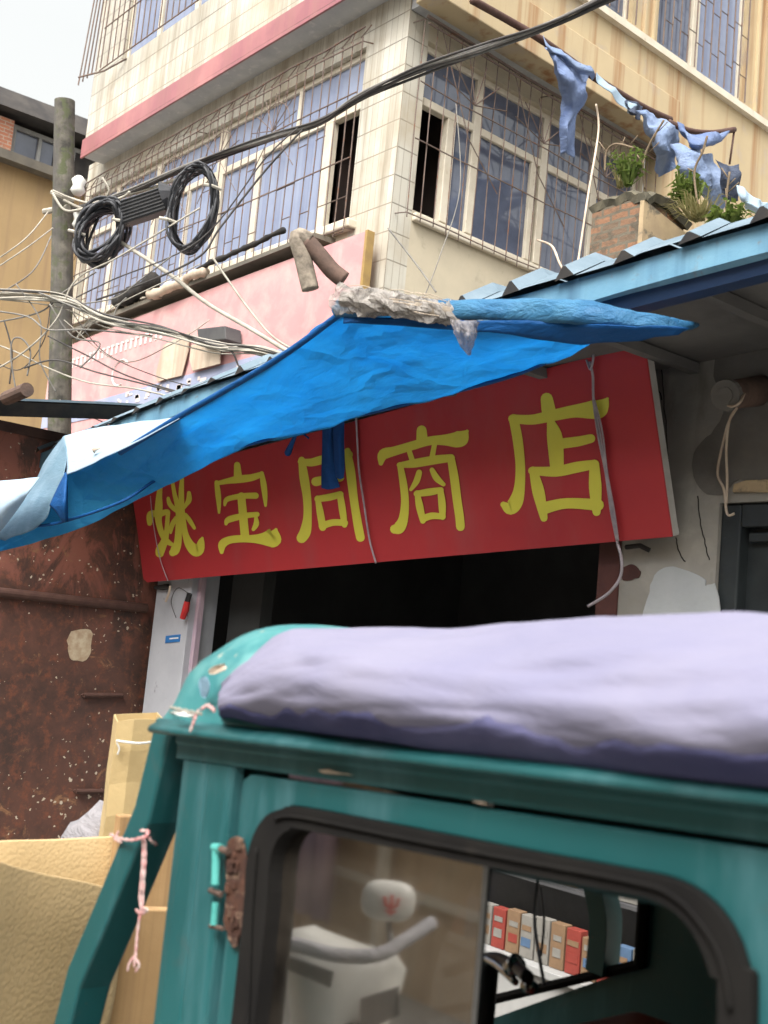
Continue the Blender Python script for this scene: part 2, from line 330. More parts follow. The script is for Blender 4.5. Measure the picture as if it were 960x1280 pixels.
class MB:
    def __init__(s): s.v = []; s.f = []
    def quad(s, *p):
        b = len(s.v); s.v += [Vector(q) for q in p]; s.f.append(tuple(range(b, b + len(p)))); return s
    def box(s, a, b):
        x0, y0, z0 = [min(i, j) for i, j in zip(a, b)]; x1, y1, z1 = [max(i, j) for i, j in zip(a, b)]
        n = len(s.v)
        s.v += [Vector(q) for q in ((x0, y0, z0), (x1, y0, z0), (x1, y1, z0), (x0, y1, z0), (x0, y0, z1), (x1, y0, z1), (x1, y1, z1), (x0, y1, z1))]
        for q in ((0, 3, 2, 1), (4, 5, 6, 7), (0, 1, 5, 4), (1, 2, 6, 5), (2, 3, 7, 6), (3, 0, 4, 7)): s.f.append(tuple(n + i for i in q))
        return s
    def hexa(s, bot, top):
        n = len(s.v); s.v += [Vector(q) for q in bot] + [Vector(q) for q in top]
        for q in ((0, 3, 2, 1), (4, 5, 6, 7), (0, 1, 5, 4), (1, 2, 6, 5), (2, 3, 7, 6), (3, 0, 4, 7)): s.f.append(tuple(n + i for i in q))
        return s
    def tube(s, path, r, n=8, rect=None, up=Vector((0, 0, 1)), cap=True):
        path = [Vector(p[:3]) for p in path]
        rs = r if isinstance(r, (list, tuple)) else [r] * len(path)
        base = len(s.v); prev = None
        for i, p in enumerate(path):
            t = (path[min(i + 1, len(path) - 1)] - path[max(i - 1, 0)]).normalized()
            if rect is not None or prev is None:
                u = up.cross(t)
                if u.length < 1e-3: u = Vector((1, 0, 0)).cross(t)
                u.normalize()
            else:
                u = (prev - t * prev.dot(t)).normalized()
            prev = u; w = t.cross(u)
            if rect: offs = [(rect[0], rect[1]), (-rect[0], rect[1]), (-rect[0], -rect[1]), (rect[0], -rect[1])]
            else: offs = [(rs[i] * math.cos(2 * math.pi * k / n), rs[i] * math.sin(2 * math.pi * k / n)) for k in range(n)]
            for a, b in offs: s.v.append(p + u * a + w * b)
        m = 4 if rect else n
        for i in range(len(path) - 1):
            for k in range(m):
                s.f.append((base + i * m + k, base + i * m + (k + 1) % m, base + (i + 1) * m + (k + 1) % m, base + (i + 1) * m + k))
        if cap:
            s.f.append(tuple(base + k for k in reversed(range(m)))); e = base + (len(path) - 1) * m
            s.f.append(tuple(e + k for k in range(m)))
        return s
    def grid(s, rows, closed=False):
        b = len(s.v); nu = len(rows); nv = len(rows[0])
        for r in rows: s.v += [Vector(p) for p in r]
        for i in range(nu - 1):
            for j in range(nv if closed else nv - 1):
                k = (j + 1) % nv
                s.f.append((b + i * nv + j, b + i * nv + k, b + (i + 1) * nv + k, b + (i + 1) * nv + j))
        return s
    def slab(s, poly, n, t):
        """polygon extruded by t along n (fan from triangulation via bmesh on build is avoided: ngon)"""
        b = len(s.v); m = len(poly); n = Vector(n)
        s.v += [Vector(p) for p in poly] + [Vector(p) + n * t for p in poly]
        s.f.append(tuple(b + i for i in reversed(range(m)))); s.f.append(tuple(b + m + i for i in range(m)))
        for i in range(m): s.f.append((b + i, b + (i + 1) % m, b + m + (i + 1) % m, b + m + i))
        return s
    def build(s, name, mat, parent=None, smooth=False, bevel=0, seg=2, solid=0, subsurf=0, loc=None, jit=0):
        if loc is None:
            if parent is None:
                xs = [v.x for v in s.v]; ys = [v.y for v in s.v]; zs = [v.z for v in s.v]
                loc = Vector(((min(xs) + max(xs)) / 2, (min(ys) + max(ys)) / 2, min(zs)))
            else: loc = wloc(parent)
        me = bpy.data.meshes.new(name)
        me.from_pydata([tuple(v - Vector(loc)) for v in s.v], [], s.f); me.validate(); 
        bm = bmesh.new(); bm.from_mesh(me); bmesh.ops.recalc_face_normals(bm, faces=bm.faces); bm.to_mesh(me); bm.free()
        if isinstance(mat, str): mat = MT[mat]
        me.materials.append(mat)
        if smooth:
            for p in me.polygons: p.use_smooth = True
        o = bpy.data.objects.new(name, me); C.objects.link(o)
        if parent is not None: o.parent = parent
        else: o.location = loc
        if solid:
            k = o.modifiers.new('s', 'SOLIDIFY'); k.thickness = solid; k.offset = 0
        if bevel:
            k = o.modifiers.new('b', 'BEVEL'); k.width = bevel; k.segments = seg; k.limit_method = 'ANGLE'
        if subsurf:
            k = o.modifiers.new('u', 'SUBSURF'); k.levels = subsurf; k.render_levels = subsurf
        return o
def patch(ctrl, su=6, sv=6, amp=0, freq=3, dirv=None, seed=0):
    """smooth surface through a net of control points"""
    rows = [cr([tuple(p) for p in r], sv) for r in ctrl]
    cols = list(zip(*rows)); cols = [cr(c, su) for c in cols]
    g = [[Vector(p) for p in r] for r in zip(*cols)]
    if amp:
        for i, r in enumerate(g):
            for j, p in enumerate(r):
                nn = noise.noise(p * freq + Vector((seed, 3.1 * seed, 0))) + .5 * noise.noise(p * freq * 2.3 + Vector((0, seed, 9)))
                d = dirv if dirv is not None else Vector((0, -1, .3))
                g[i][j] = p + d * amp * nn
    return g
def hole_plate(outer, inner, n, t):
    """plate with a hole: outer and inner loops of equal length, extruded by t along n"""
    m = MB(); n = Vector(n)
    o0 = [Vector(p) for p in outer]; i0 = [Vector(p) for p in inner]; k = len(o0)
    o1 = [p + n * t for p in o0]; i1 = [p + n * t for p in i0]
    m.v = o0 + i0 + o1 + i1
    for a in range(k):
        b = (a + 1) % k
        m.f += [(a, b, k + b, k + a), (2 * k + a, 3 * k + a, 3 * k + b, 2 * k + b), (a, 2 * k + a, 2 * k + b, b), (k + a, k + b, 3 * k + b, 3 * k + a)]
    return m
def resample(loop, n, start_dir=None):
    """n points equally spaced in ANGLE about the centroid on a closed loop (convex-ish)"""
    c = sum((Vector(p) for p in loop), Vector()) / len(loop)
    return c
S = lambda name, mb, mat, **k: tag(mb.build(name, mat, **k), kind='structure')

# ------------------------------------------------------------------ ground
g = MB(); g.quad((-400, -400, 0), (400, -400, 0), (400, 400, 0), (-400, 400, 0)); S('ground', g, 'ground', loc=(0, 0, 0))

# ================================================================== TILED APARTMENT BUILDING (behind)
LF, RF = 6.2, -7.6
apt = thing('apartment_building', 'cream tiled building with red band, overhanging upper floor and barred blue windows', 'building', (RF, LF, 0))
def fb(m, face, a0, a1, z0, z1, d0, d1):
    if face == 'L': m.box((a0, LF - d0, z0), (a1, LF - d1, z1))
    else: m.box((RF + d0, a0, z0), (RF + d1, a1, z1))
    return m
def walls(m, face, a0, a1, z0, z1, ops, d0, d1):
    x = a0
    for (p, q, r, s_) in sorted(ops):
        if p > x: fb(m, face, x, p, z0, z1, d0, d1)
        if r > z0: fb(m, face, p, q, z0, r, d0, d1)
        if s_ < z1: fb(m, face, p, q, s_, z1, d0, d1)
        x = q
    if x < a1: fb(m, face, x, a1, z0, z1, d0, d1)
    return m
m = MB(); fb(m, 'L', -8.22, -7.6, 0, 7.9, 0, -.25); fb(m, 'L', -14.3, -14.12, 0, 7.9, 0, -.25); fb(m, 'L', -14.12, -8.22, 7.42, 7.9, 0, -.25)
m.build('tiled_wall', 'tile', apt)
m = MB(); fb(m, 'L', -14.12, -8.22, 0, 5.62, 0, -.25); walls(m, 'R', 6.45, 9.85, 0, 7.76, [(6.452, 9.8, 5.64, 7.36)], 0, -.25)
m.build('plain_wall', 'beige', apt)
# overhanging upper storey
m = MB(); walls(m, 'L', -13.85, -7.2, 8.02, 12.4, [(-13.05, -10.5, 8.86, 10.4), (-9.9, -8.2, 9.1, 10.4)], .3, .1); m.build('upper_tiled_wall', 'tile', apt)
m = MB(); m.box((-13.87, 5.87, 7.76), (-7.18, 5.893, 8.02)); m.box((-7.195, 5.893, 7.76), (-7.18, 6.1, 8.02)); m.build('red_band', 'redband', apt)
m = MB(); m.box((-13.85, 6.1, 7.79), (-7.42, 6.199, 7.95)); m.box((-13.85, 5.895, 7.785), (-7.19, 6.099, 7.80)); m.build('left_soffit', 'soffit', apt)
m = MB(); m.box((-7.598, 6.21, 7.56), (-7.42, 9.83, 7.75)); m.build('right_soffit', 'soffit', apt)
m = MB(); walls(m, 'R', 6.1, 14.5, 8.0, 12.4, [(7.0, 8.95, 8.5, 10.4), (9.4, 11.15, 8.5, 10.4), (11.75, 13.4, 8.5, 10.4)], .2, .4)
fb(m, 'R', 9.852, 14.5, 0, 8.0, .002, .4); m.build('yellow_wall', 'yellow', apt)
m = MB(); m.box((-7.42, 6.105, 7.5), (-7.16, 9.85, 8.0)); m.build('yellow_beam', 'yellow', apt, bevel=.01)
for z in (8.38,):
    m = MB(); fb(m, 'R', 6.3, 14, z, z + .08, .4, .47); m.build('sill_moulding', 'frame', apt)
m = MB()
for y in (9.12, 9.28, 11.35, 11.5): m = MB(); m.box((-7.2, y, 8.47), (-7.16, y + .035, 12)); m.build('corner_moulding', 'yellow', apt)
m = MB(); m.box((-14.2, 6.45, 12.4), (-7.5, 14.4, 12.55)); m.build('roof', 'soffit', apt)
# dark rooms behind the windows
m = MB(); m.box((-14.0, 7.3, 5.4), (-7.9, 7.35, 7.6)); m.box((-14.0, 6.46, 5.35), (-7.86, 9.9, 5.4)); m.box((-8.9, 6.5, 5.4), (-8.86, 9.9, 7.6)); m.box((-14, 6.46, 7.43), (-7.86, 9.9, 7.47)); m.build('inner_wall', 'room', apt)
m = MB(); m.box((-8.75, 6.75, 5.42), (-8.5, 6.8, 7.4)); m.build('curtain', 'orange_room', apt)

def window(face, a0, a1, z0, z1, mull, trans, panes, d=-.06, fr=.06, grille=None):
    """panes: list of (a0,a1,z0,z1,matkey)"""
    m = MB()
    fb(m, face, a0, a1, z0, z0 + fr, d, d - .08); fb(m, face, a0, a1, z1 - fr, z1, d, d - .08)
    fb(m, face, a0, a0 + fr, z0 + fr, z1 - fr, d, d - .08); fb(m, face, a1 - fr, a1, z0 + fr, z1 - fr, d, d - .08)
    if trans: fb(m, face, a0 + fr, a1 - fr, trans - .04, trans + .04, d + .004, d - .08)
    for (c, w, za, zb) in mull: fb(m, face, c - w / 2, c + w / 2, za, zb, d + .008, d - .075)
    w = m.build('window_frame', 'frame', apt, bevel=.006, seg=1)
    for (p, q, r, s_, mk) in panes:
        m = MB(); fb(m, face, p, q, r, s_, d - .03, d - .045); m.build('pane', mk, w)
    return w
# left face: long window
zl0, zl1, tr = 5.63, 7.42, 6.86
window('L', -14.12, -8.22, zl0, zl1,
       [(-8.78, .12, zl0 + .06, tr - .04), (-9.05 - .3, .05, tr + .04, zl1 - .06), (-10.02, .09, zl0 + .06, tr - .04), (-10.83, .15, zl0 + .06, zl1 - .06), (-11.5, .05, zl0 + .06, tr - .04), (-12.3, .13, zl0 + .06, zl1 - .06), (-13.4, .1, zl0 + .06, zl1 - .06)], tr,
       [(-10.0, -8.8, 5.66, tr, 'bluepane'), (-10.8, -10.0, 5.66, tr, 'bluepane'), (-12.3, -10.85, 5.66, tr, 'bluepane'), (-14.05, -12.32, 5.66, tr, 'bluepane'),
        (-10.8, -8.25, tr, 7.4, 'bluepane'), (-12.3, -10.85, tr, 7.4, 'bluepane'), (-14.05, -12.32, tr, 7.4, 'bluepane')])
zr0, zr1, trr = 5.66, 7.36, 6.80
window('R', 6.452, 9.8, zr0, zr1,
       [(6.9, .11, zr0 + .06, trr - .04), (7.24, .1, zr0 + .06, zr1 - .06), (8.1, .09, zr0 + .06, trr - .04), (8.24, .1, zr0 + .06, zr1 - .06), (9.07, .1, zr0 + .06, zr1 - .06)], trr,
       [(6.95, 7.2, 5.68, trr, 'darkpane'), (7.28, 8.08, 5.68, trr, 'darkpane'), (8.28, 9.03, 5.68, trr, 'darkpane'), (9.11, 9.76, 5.68, trr, 'darkpane'),
        (6.5, 7.2, trr, 7.33, 'darkpane'), (7.28, 8.2, trr, 7.33, 'darkpane'), (8.28, 9.03, trr, 7.33, 'darkpane'), (9.11, 9.76, trr, 7.33, 'darkpane')])
# sills
m = MB(); fb(m, 'L', -14.2, -8.1, 5.53, 5.62, .10, -.04); fb(m, 'R', 6.45, 9.85, 5.57, 5.65, .06, 0.001); m.build('window_sill', 'frame', apt, bevel=.015)
# upper windows
def shift_window(face, a0, a1, z0, z1, base, mull, mk):
    ws = window(face, a0, a1, z0, z1, [(c, .09, z0 + .06, z1 - .06) for c in mull], None, [(a0 + .02, a1 - .02, z0 + .02, z1 - .02, mk)], d=base)
window('L', -13.05, -10.5, 8.86, 10.4, [(-12.2, .08, 8.92, 10.34), (-11.3, .08, 8.92, 10.34)], 9.9, [(-13.0, -10.55, 8.9, 10.38, 'bluepane')], d=.24)
window('L', -9.9, -8.2, 9.1, 10.4, [(-9.0, .08, 9.16, 10.34)], None, [(-9.85, -8.25, 9.12, 10.38, 'bluepane')], d=.24)
window('R', 7.0, 8.95, 8.5, 10.4, [(8.2, .08, 8.56, 10.34)], None, [(7.02, 8.93, 8.52, 10.38, 'darkpane')], d=.34)
window('R', 9.4, 11.15, 8.5, 10.4, [(10.18, .13, 8.56, 10.34)], None, [(9.42, 10.1, 8.52, 10.38, 'darkpane'), (10.25, 11.13, 8.52, 10.38, 'bluepane')], d=.34)
window('R', 11.75, 13.4, 8.5, 10.4, [(12.6, .1, 8.56, 10.34)], None, [(11.77, 13.38, 8.52, 10.38, 'bluepane')], d=.34)
# security grilles
def fpt(face, a, z, d): return (a, LF - d, z) if face == 'L' else (RF + d, a, z)
def grille(face, a0, a1, z0, z1, d, step, rails, deco=True, r=.0065, broken=0):
    m = MB(); n = int((a1 - a0) / step)
    for i in range(n + 1):
        a = a0 + (a1 - a0) * i / n; j = R.uniform(-.012, .012)
        m.tube([fpt(face, a, z0 + R.uniform(-.02, .02), d), fpt(face, a + j, (z0 + z1) / 2, d + R.uniform(-.01, .01)), fpt(face, a, z1, d)], r, 5)
    for z in rails:
        pts = [fpt(face, a0 + (a1 - a0) * k / 8, z + R.uniform(-.015, .015), d + .012) for k in range(9)]
        m.tube(pts, r * 1.15, 5)
    for a in (a0, a1, (a0 + a1) / 2):
        for z in (rails[0], rails[-1]): m.tube([fpt(face, a, z, d), fpt(face, a, z + .03, 0)], r, 5)
    if deco:
        # short cross pieces between bars, and fans in the upper row
        for i in range(n):
            a = a0 + (a1 - a0) * i / n; z = z0 + R.choice((.25, .5, .75)) * (z1 - z0 - .5)
            m.tube([fpt(face, a, z, d), fpt(face, a + (a1 - a0) / n, z, d)], r, 4)
            if i % 3 == 0: m.tube([fpt(face, a, z - .35, d), fpt(face, a + (a1 - a0) / n, z - .35, d)], r, 4)
        k = a0
        while k < a1 - .8:
            c = k + .45; zz = tr + .02
            for t in range(7):
                an = math.pi * (t + .5) / 7
                m.tube([fpt(face, c, zz, d + .02), fpt(face, c + .42 * math.cos(an), zz + .42 * math.sin(an), d + .02)], r * .8, 4)
            m.tube([fpt(face, c + .3 * math.cos(math.pi * t / 10), zz + .3 * math.sin(math.pi * t / 10), d + .02) for t in range(11)], r * .8, 4)
            m.tube([fpt(face, c + .45, zz - .5, d + .02), fpt(face, c - .0, zz, d + .02), fpt(face, c - .35, zz - .45, d + .02)], r * .8, 4)
            k += 1.05
    return m
grille('L', -14.15, -8.12, 5.45, 7.42, .13, .15, (5.5, 6.2, 6.85, 7.38)).build('security_grille', 'iron', apt)
# sagging top row of rusty lattice above the windows
m = MB()
for i in range(40):
    a = -14.0 + i * .15; m.tube([fpt('L', a, 7.42, .13), fpt('L', a + .15 * (1 if i % 2 else .3), 7.50, .13)], .007, 4)
m.tube([fpt('L', -14.1 + k * .6, 7.51 + R.uniform(-.02, .02), .13) for k in range(11)], .01, 5)
m.build('lattice_rail', 'iron', apt)
grille('R', 6.25, 9.85, 5.5, 7.42, .17, .16, (5.55, 6.25, 6.8, 7.42), deco=False, r=.0058).build('security_grille', 'iron', apt)
m = MB()
for (y, s_) in ((6.6, 1), (7.6, -1), (8.6, 1)):
    c = (RF + .19, y + .35, 6.85)
    for t in range(6):
        an = math.pi * (t + .5) / 6; m.tube([c, (c[0], c[1] + .45 * math.cos(an), c[2] + .45 * math.sin(an))], .007, 4)
    m.tube([(c[0], c[1] - .5, 7.4), (c[0], c[1] - .05, 6.5), (c[0], c[1] + .4, 6.1)], .007, 4)
m.tube([(RF + .2, 6.25, 7.44), (RF + .2, 7.6, 7.41), (RF + .2, 9.8, 7.44)], .014, 6); m.tube([(RF + .22, 6.25, 7.36), (RF + .22, 9.8, 7.34)], .010, 6)
m.build('lattice_rail', 'iron', apt)
m = MB()
for k in range(18): m.tube([fpt('L', -13.2 + k * .15, 8.8, .42), fpt('L', -13.2 + k * .15, 10.6, .42)], .008, 5)
for z in (8.8, 9.4, 9.9): m.tube([fpt('L', -13.4, z, .43), fpt('L', -10.5, z, .43)], .009, 5)
for t in range(7):
    an = math.pi * (t + .5) / 7; m.tube([fpt('L', -11.9, 9.4, .44), fpt('L', -11.9 + .8 * math.cos(an), 9.4 + .8 * math.sin(an), .44)], .008, 4)
for k in range(6): m.tube([fpt('L', -13.4 - k * .08, 8.85 - .03 * k, .42 + .02 * k), fpt('L', -13.35 - k * .09, 10.7, .42)], .01, 4)
m.tube([fpt('L', -13.75, 8.78, .55), fpt('L', -13.2, 8.72, .45), fpt('L', -12.9, 8.85, .3)], .012, 5)
m.build('security_grille', 'iron', apt)
m = MB()
for (a0, a1) in ((7.0, 8.95), (9.45, 11.1), (11.8, 13.3)):
    n = int((a1 - a0) / .14)
    for i in range(n + 1):
        a = a0 + (a1 - a0) * i / n; m.tube([fpt('R', a, 8.5, .45), fpt('R', a, 10.4, .45)], .009, 5)
        if i < n:
            for z in (8.8, 9.3, 9.9): m.tube([fpt('R', a, z + .1 * (i % 2), .45), fpt('R', a + (a1 - a0) / n, z + .1 * (i % 2), .45)], .007, 4)
m.build('security_grille', 'iron', apt)
# junk-laden ledge under the left window
m = MB()
m.hexa([fpt('L', -14.1, 5.38, 0.001), fpt('L', -8.4, 5.44, 0.001), fpt('L', -8.4, 5.44, .26), fpt('L', -14.1, 5.3, .26)], [fpt('L', -14.1, 5.46, 0.001), fpt('L', -8.4, 5.5, 0.001), fpt('L', -8.4, 5.48, .26), fpt('L', -14.1, 5.36, .26)])
m.build('sagging_ledge', 'stonelip', apt)

# loose planks and bundles lying on the ledge
for k, (a0, a1, z, r, mk, lb) in enumerate(((-12.4, -11.4, 5.5, .09, 'ribend', 'black bundle lying at the left end of the barred window ledge'), (-11.5, -10.3, 5.42, .06, 'creamboard', 'pale rolled mat lying on the barred window ledge'), (-10.6, -8.9, 5.53, .03, 'ribend', 'long dark plank lying along the window ledge above the pink banner'))):
    m = MB(); pts = [(a0 + (a1 - a0) * t / 8, LF - .28 + R.uniform(-.03, .03), z + .07 * (t / 8) + R.uniform(-.02, .02)) for t in range(9)]
    m.tube(cr(pts, 3), [r * (.7 + .5 * R.random()) for _ in range(25)], 8)
    tag(m.build(('bundle', 'rolled_mat', 'plank')[k], mk, smooth=True), lb, ('bundle', 'mat', 'plank')[k])

# ------------------------------------------------------------------ pink banner board
bb = thing('billboard', 'faded pink banner board with torn patches and a blue strip along its foot', 'billboard', (-10.8, 6.05, 4))
yb = 6.02
A0 = PY(467, 288, yb); 
m = MB(); m.slab([(-14.3, yb, 3.4), (-7.72, yb, 3.4), (-7.68, yb, 5.36), (-9.6, yb, 5.33), (-12, yb, 5.27), (-14.3, yb, 5.17)], (0, 1, 0), .05); m.build('panel', 'pink', bb)
m = MB(); m.box((-7.70, yb - .015, 3.4), (-7.665, yb + .07, 5.36)); m.build('frame_edge', 'yedge', bb)
m = MB(); m.slab([(-14.3, yb - .004, 4.12), (-7.9, yb - .004, 4.12), (-7.9, yb - .004, 4.44), (-9.2, yb - .004, 4.42), (-14.3, yb - .004, 4.30)], (0, -1, 0), .004); m.build('blue_strip', 'bluefade', bb)
m = MB()
for i in range(15):   # worn lettering that can no longer be read
    x0 = -12.2 + i * .23; m = MB()
    for _ in range(3):
        a = x0 + R.uniform(0, .06); z = 4.2 + R.uniform(0, .1); m.box((a, yb - .014, z), (a + R.uniform(.03, .12), yb - .009, z + R.uniform(.02, .07)))
    m.build('worn_print', 'whitefade', bb)
m = MB()
for i in range(20):
    m = MB(); x0 = -13.6 + i * .12; z = 4.86 + (x0 + 13.6) * .02
    m.box((x0, yb - .006, z), (x0 + .05, yb - .002, z + .13)); m.box((x0, yb - .009, z + .1), (x0 + .09, yb - .006, z + .12)); m.build('worn_print', 'whitefade', bb)
m = MB()
m.tube([(-12.2 + .2 * math.cos(t / 12 * 4.5 + .6), yb - .004, 4.62 + .16 * math.sin(t / 12 * 4.5 + .6)) for t in range(13)], .012, 4)
m.build('worn_print', 'whitefade', bb)
def px_poly(pts, y): return [PY(a, b, y) for a, b in pts]
m = MB(); m.slab(px_poly([(205, 432), (238, 415), (236, 440), (228, 470), (206, 475), (198, 478), (196, 466)], yb - .03), (0, -1, 0), .012); m.build('torn_flap', 'creamboard', bb, bevel=.004)
m = MB(); m.slab(px_poly([(240, 432), (277, 424), (276, 455), (242, 464), (238, 450)], yb - .05), (0, -1, 0), .015); m.build('torn_flap', 'creamboard', bb, bevel=.004)
m = MB(); m.slab(px_poly([(246, 411), (281, 407), (282, 424), (248, 428)], yb - .22), (0, 1, 0), .2); tag(m.build('junction_box', 'boxgrey', bevel=.01), 'small dark junction box on the pink banner where the cables cross', 'box')

# flue pipes sticking out of the wall
for k, (pts, mk, lb) in enumerate(((((388, 302), (372, 296), (378, 320), (384, 345), (388, 362)), 'bamboo', 'grey elbow flue pipe hanging down beside the pink banner'), (((384, 302), (400, 320), (415, 338), (430, 350)), 'pipe_rust', 'tan rusty flue pipe slanting down to the right beside the elbow pipe'))):
    m = MB(); q = [PD(a, b, 8.3) for a, b in pts]
    m.tube(cr(q, 5), .065, 12, cap=True); tag(m.build('flue_pipe', mk, smooth=True), lb, 'pipe')

# ================================================================== FAR-LEFT OCHRE BUILDING
ob = thing('ochre_building', 'ochre plastered building with dark eaves and a white framed attic window', 'building', (-20, 7, 0))
m = MB(); m.box((-24, 2, 0), (-20, 13, 9.95)); m.build('wall', 'ochre', ob)
m = MB(); m.box((-24, 2, 9.85), (-19.75, 13, 10.02)); m.build('ledge', 'stonelip', ob)
m = MB(); m.box((-23.8, 2, 10.02), (-20.02, 7.12, 10.65)); m.box((-23.8, 7.95, 10.02), (-20.02, 13, 10.65)); m.build('attic_wall', 'slate', ob)
m = MB()
m.hexa([(-24, 2, 10.65), (-19.6, 2, 10.62), (-19.6, 13, 10.9), (-24, 13, 10.95)], [(-24, 2, 11.5), (-19.9, 2, 11.05), (-19.9, 13, 11.4), (-24, 13, 11.6)])
m.build('roof', 'slate', ob)
m = MB(); m.box((-20.1, 7.12, 10.02), (-19.99, 9.6, 10.08)); m.box((-20.1, 7.12, 10.57), (-19.99, 9.6, 10.65))
for y in (7.12, 7.62, 8.3, 9.54): m.box((-20.1, y, 10.08), (-19.99, y + .06, 10.57))
w = m.build('window_frame', 'panel', ob); m = MB(); m.box((-20.08, 7.15, 10.05), (-20.05, 9.57, 10.6)); m.build('pane', 'darkpane', w)
m = MB(); m.box((-20.2, 6.2, 10.02), (-19.8, 7.05, 10.62)); m.build('brick_pier', 'oldbrick', ob)

# ================================================================== UTILITY POLE
pd0 = 10.6
pb, pt = PD(75, 490, pd0), PD(81, 126, pd0)
dirp = (pt - pb).normalized(); foot = pb - dirp * (pb.z / dirp.z)
pole = thing('utility_pole', 'weathered round concrete utility pole with mossy top and wires wrapped round it', 'utility pole', tuple(foot))
m = MB(); m.tube([foot + (pt - foot) * k / 12 for k in range(13)], [.125 - .03 * k / 12 for k in range(13)], 20); m.build('shaft', 'pole', pole, smooth=False)
m = MB(); c = PD(70, 262, pd0); m.tube([c + Vector((-.15, -.05, 0)), c + Vector((.16, .05, .0))], .03, 8); m.tube([PD(64, 240, pd0 - .13), PD(78, 246, pd0 - .16), PD(93, 250, pd0 - .12)], .02, 6); m.build('clamp', 'wire_w', pole)
m = MB()
for (px, py) in ((98, 232), (100, 275)):
    c = PD(px, py, pd0 - .1); m.tube([c + Vector((0, 0, -.09)), c + Vector((0, 0, -.05)), c, c + Vector((0, 0, .05)), c + Vector((0, 0, .09))], [.04, .07, .05, .07, .03], 12)
    m.build('insulator', 'ceramic', pole, smooth=True); m = MB()

# cables -------------------------------------------------------------
def cable(pts, r, mk, label=None, cat='cable', group=None, name='cable', jitter=0):
    r *= .72; q = [PD(a + R.uniform(-jitter, jitter), b + R.uniform(-jitter, jitter), d) for a, b, d in pts]
    m = MB(); m.tube(cr(q, 8), r, 6); o = m.build(name, mk, smooth=True)
    return tag(o, label, cat, group)
main = [(92, 262, 10.5), (160, 240, 10.0), (245, 205, 9.5), (330, 175, 9.0), (400, 152, 8.6), (450, 122, 8.2), (520, 90, 7.7), (600, 62, 7.2), (690, 30, 6.7), (780, -12, 6.2), (880, -60, 5.8), (1100, -170, 5.2), (1500, -380, 4.6)]
gl = 'one of the dark overhead cables bundled from the pole to the upper right'
for k in range(6):
    off = (k - 2.5)
    pts = [(a, b + off * (.9 + 1.2 * (i / 10)) * (1 if i > 3 else .7) + 2.5 * math.sin(i * 1.7 + k * 2), d + off * .02) for i, (a, b, d) in enumerate(main)]
    cable(pts, (.012, .017, .013, .018, .012, .014)[k], ('wire_k', 'wire_g', 'wire_k', 'wire_k', 'wire_g', 'wire_k')[k], gl, 'cable', 'overhead cables strung from the pole to the upper right', 'overhead_cable')
cable([(80, 250, 10.4), (110, 262, 10.3), (140, 250, 10.1), (200, 232, 9.8), (240, 215, 9.5)], .02, 'wire_w', 'white wire wrapped along the overhead cable above the coils', 'wire', name='wire')
cable([(66, 242, 10.4), (80, 262, 10.35), (100, 262, 10.3), (150, 248, 10.0), (162, 240, 9.9)], .018, 'wire_w', 'white wire running from the pole top to the black splice box', 'wire', name='wire')
cable([(66, 238, 10.4), (90, 248, 10.35), (118, 254, 10.2), (136, 240, 10.1), (128, 222, 10.1)], .014, 'wire_w', 'white wire with its end sticking up beside the left cable coil', 'wire', name='wire')
cable([(380, 160, 8.7), (330, 215, 8.8), (275, 285, 8.9), (250, 320, 8.9), (190, 350, 9.1), (120, 375, 9.3)], .012, 'wire_k', 'thin dark cable slanting down left from the overhead cables past the right coil', 'cable')
cable([(150, 302, 9.6), (215, 345, 9.3), (260, 380, 9.1), (320, 415, 8.7), (380, 452, 8.4)], .026, 'wire_w', 'thick white cable slanting down right from the left coil across the window', 'cable')
cable([(266, 322, 9.0), (285, 350, 8.9), (310, 385, 8.8), (340, 420, 8.6), (372, 440, 8.5)], .013, 'wire_w', 'white cable slanting down right from beneath the right coil', 'cable')
# coils
def coil(cx, cy, rx, ry, depth, rr, turns, label, tilt, jit=.02):
    m = MB(); c = PD(cx, cy, depth); right = (M3 @ Vector((1, 0, 0))); up = (M3 @ Vector((0, -1, 0))); fw = (M3 @ Vector((0, 0, 1)))
    n = 28; k = depth / F
    for t in range(turns):
        ax = rx * k * (1 + R.uniform(-.09, .05)); ay = ry * k * (1 + R.uniform(-.06, .04)); ox, oz, of = R.uniform(-jit, jit), R.uniform(-jit, jit), R.uniform(-.06, .06)
        pts = []
        for i in range(n + 1):
            a = 2 * math.pi * i / n + t
            x, y = ax * math.cos(a), ay * math.sin(a); x, y = x * math.cos(tilt) - y * math.sin(tilt), x * math.sin(tilt) + y * math.cos(tilt)
            pts.append(c + right * (x + ox) + up * (y + oz) + fw * (of + .1 * math.sin(a * 2 + t)))
        m.tube(pts, rr, 6, cap=False)
    o = tag(m.build('cable_coil', 'black', smooth=True), label, 'cable coil', 'coils of black cable hanging from the overhead cables')
    mm = MB()
    for a in (.6, 3.6):
        x, y = rx * k * math.cos(a), ry * k * math.sin(a); x, y = x * math.cos(tilt) - y * math.sin(tilt), x * math.sin(tilt) + y * math.cos(tilt)
        q = c + right * x + up * y - fw * .1; mm.tube([q - right * .07 + up * .02, q - fw * .03, q + right * .07 - up * .02], .014, 6)
    mm.build('white_tie', 'wire_w', o, loc=o.location)
    return o
coil(127, 290, 24, 38, 9.6, .013, 24, 'thick tilted coil of black cable hanging left of the splice box', -.5, .045)
coil(241, 262, 26, 52, 9.2, .011, 14, 'tall open coil of black cable hanging right of the splice box', -.22, .02)
sb = thing('splice_box', 'dark ribbed cable splice box hanging between two black coils', 'box', tuple(PD(182, 270, 9.5)))
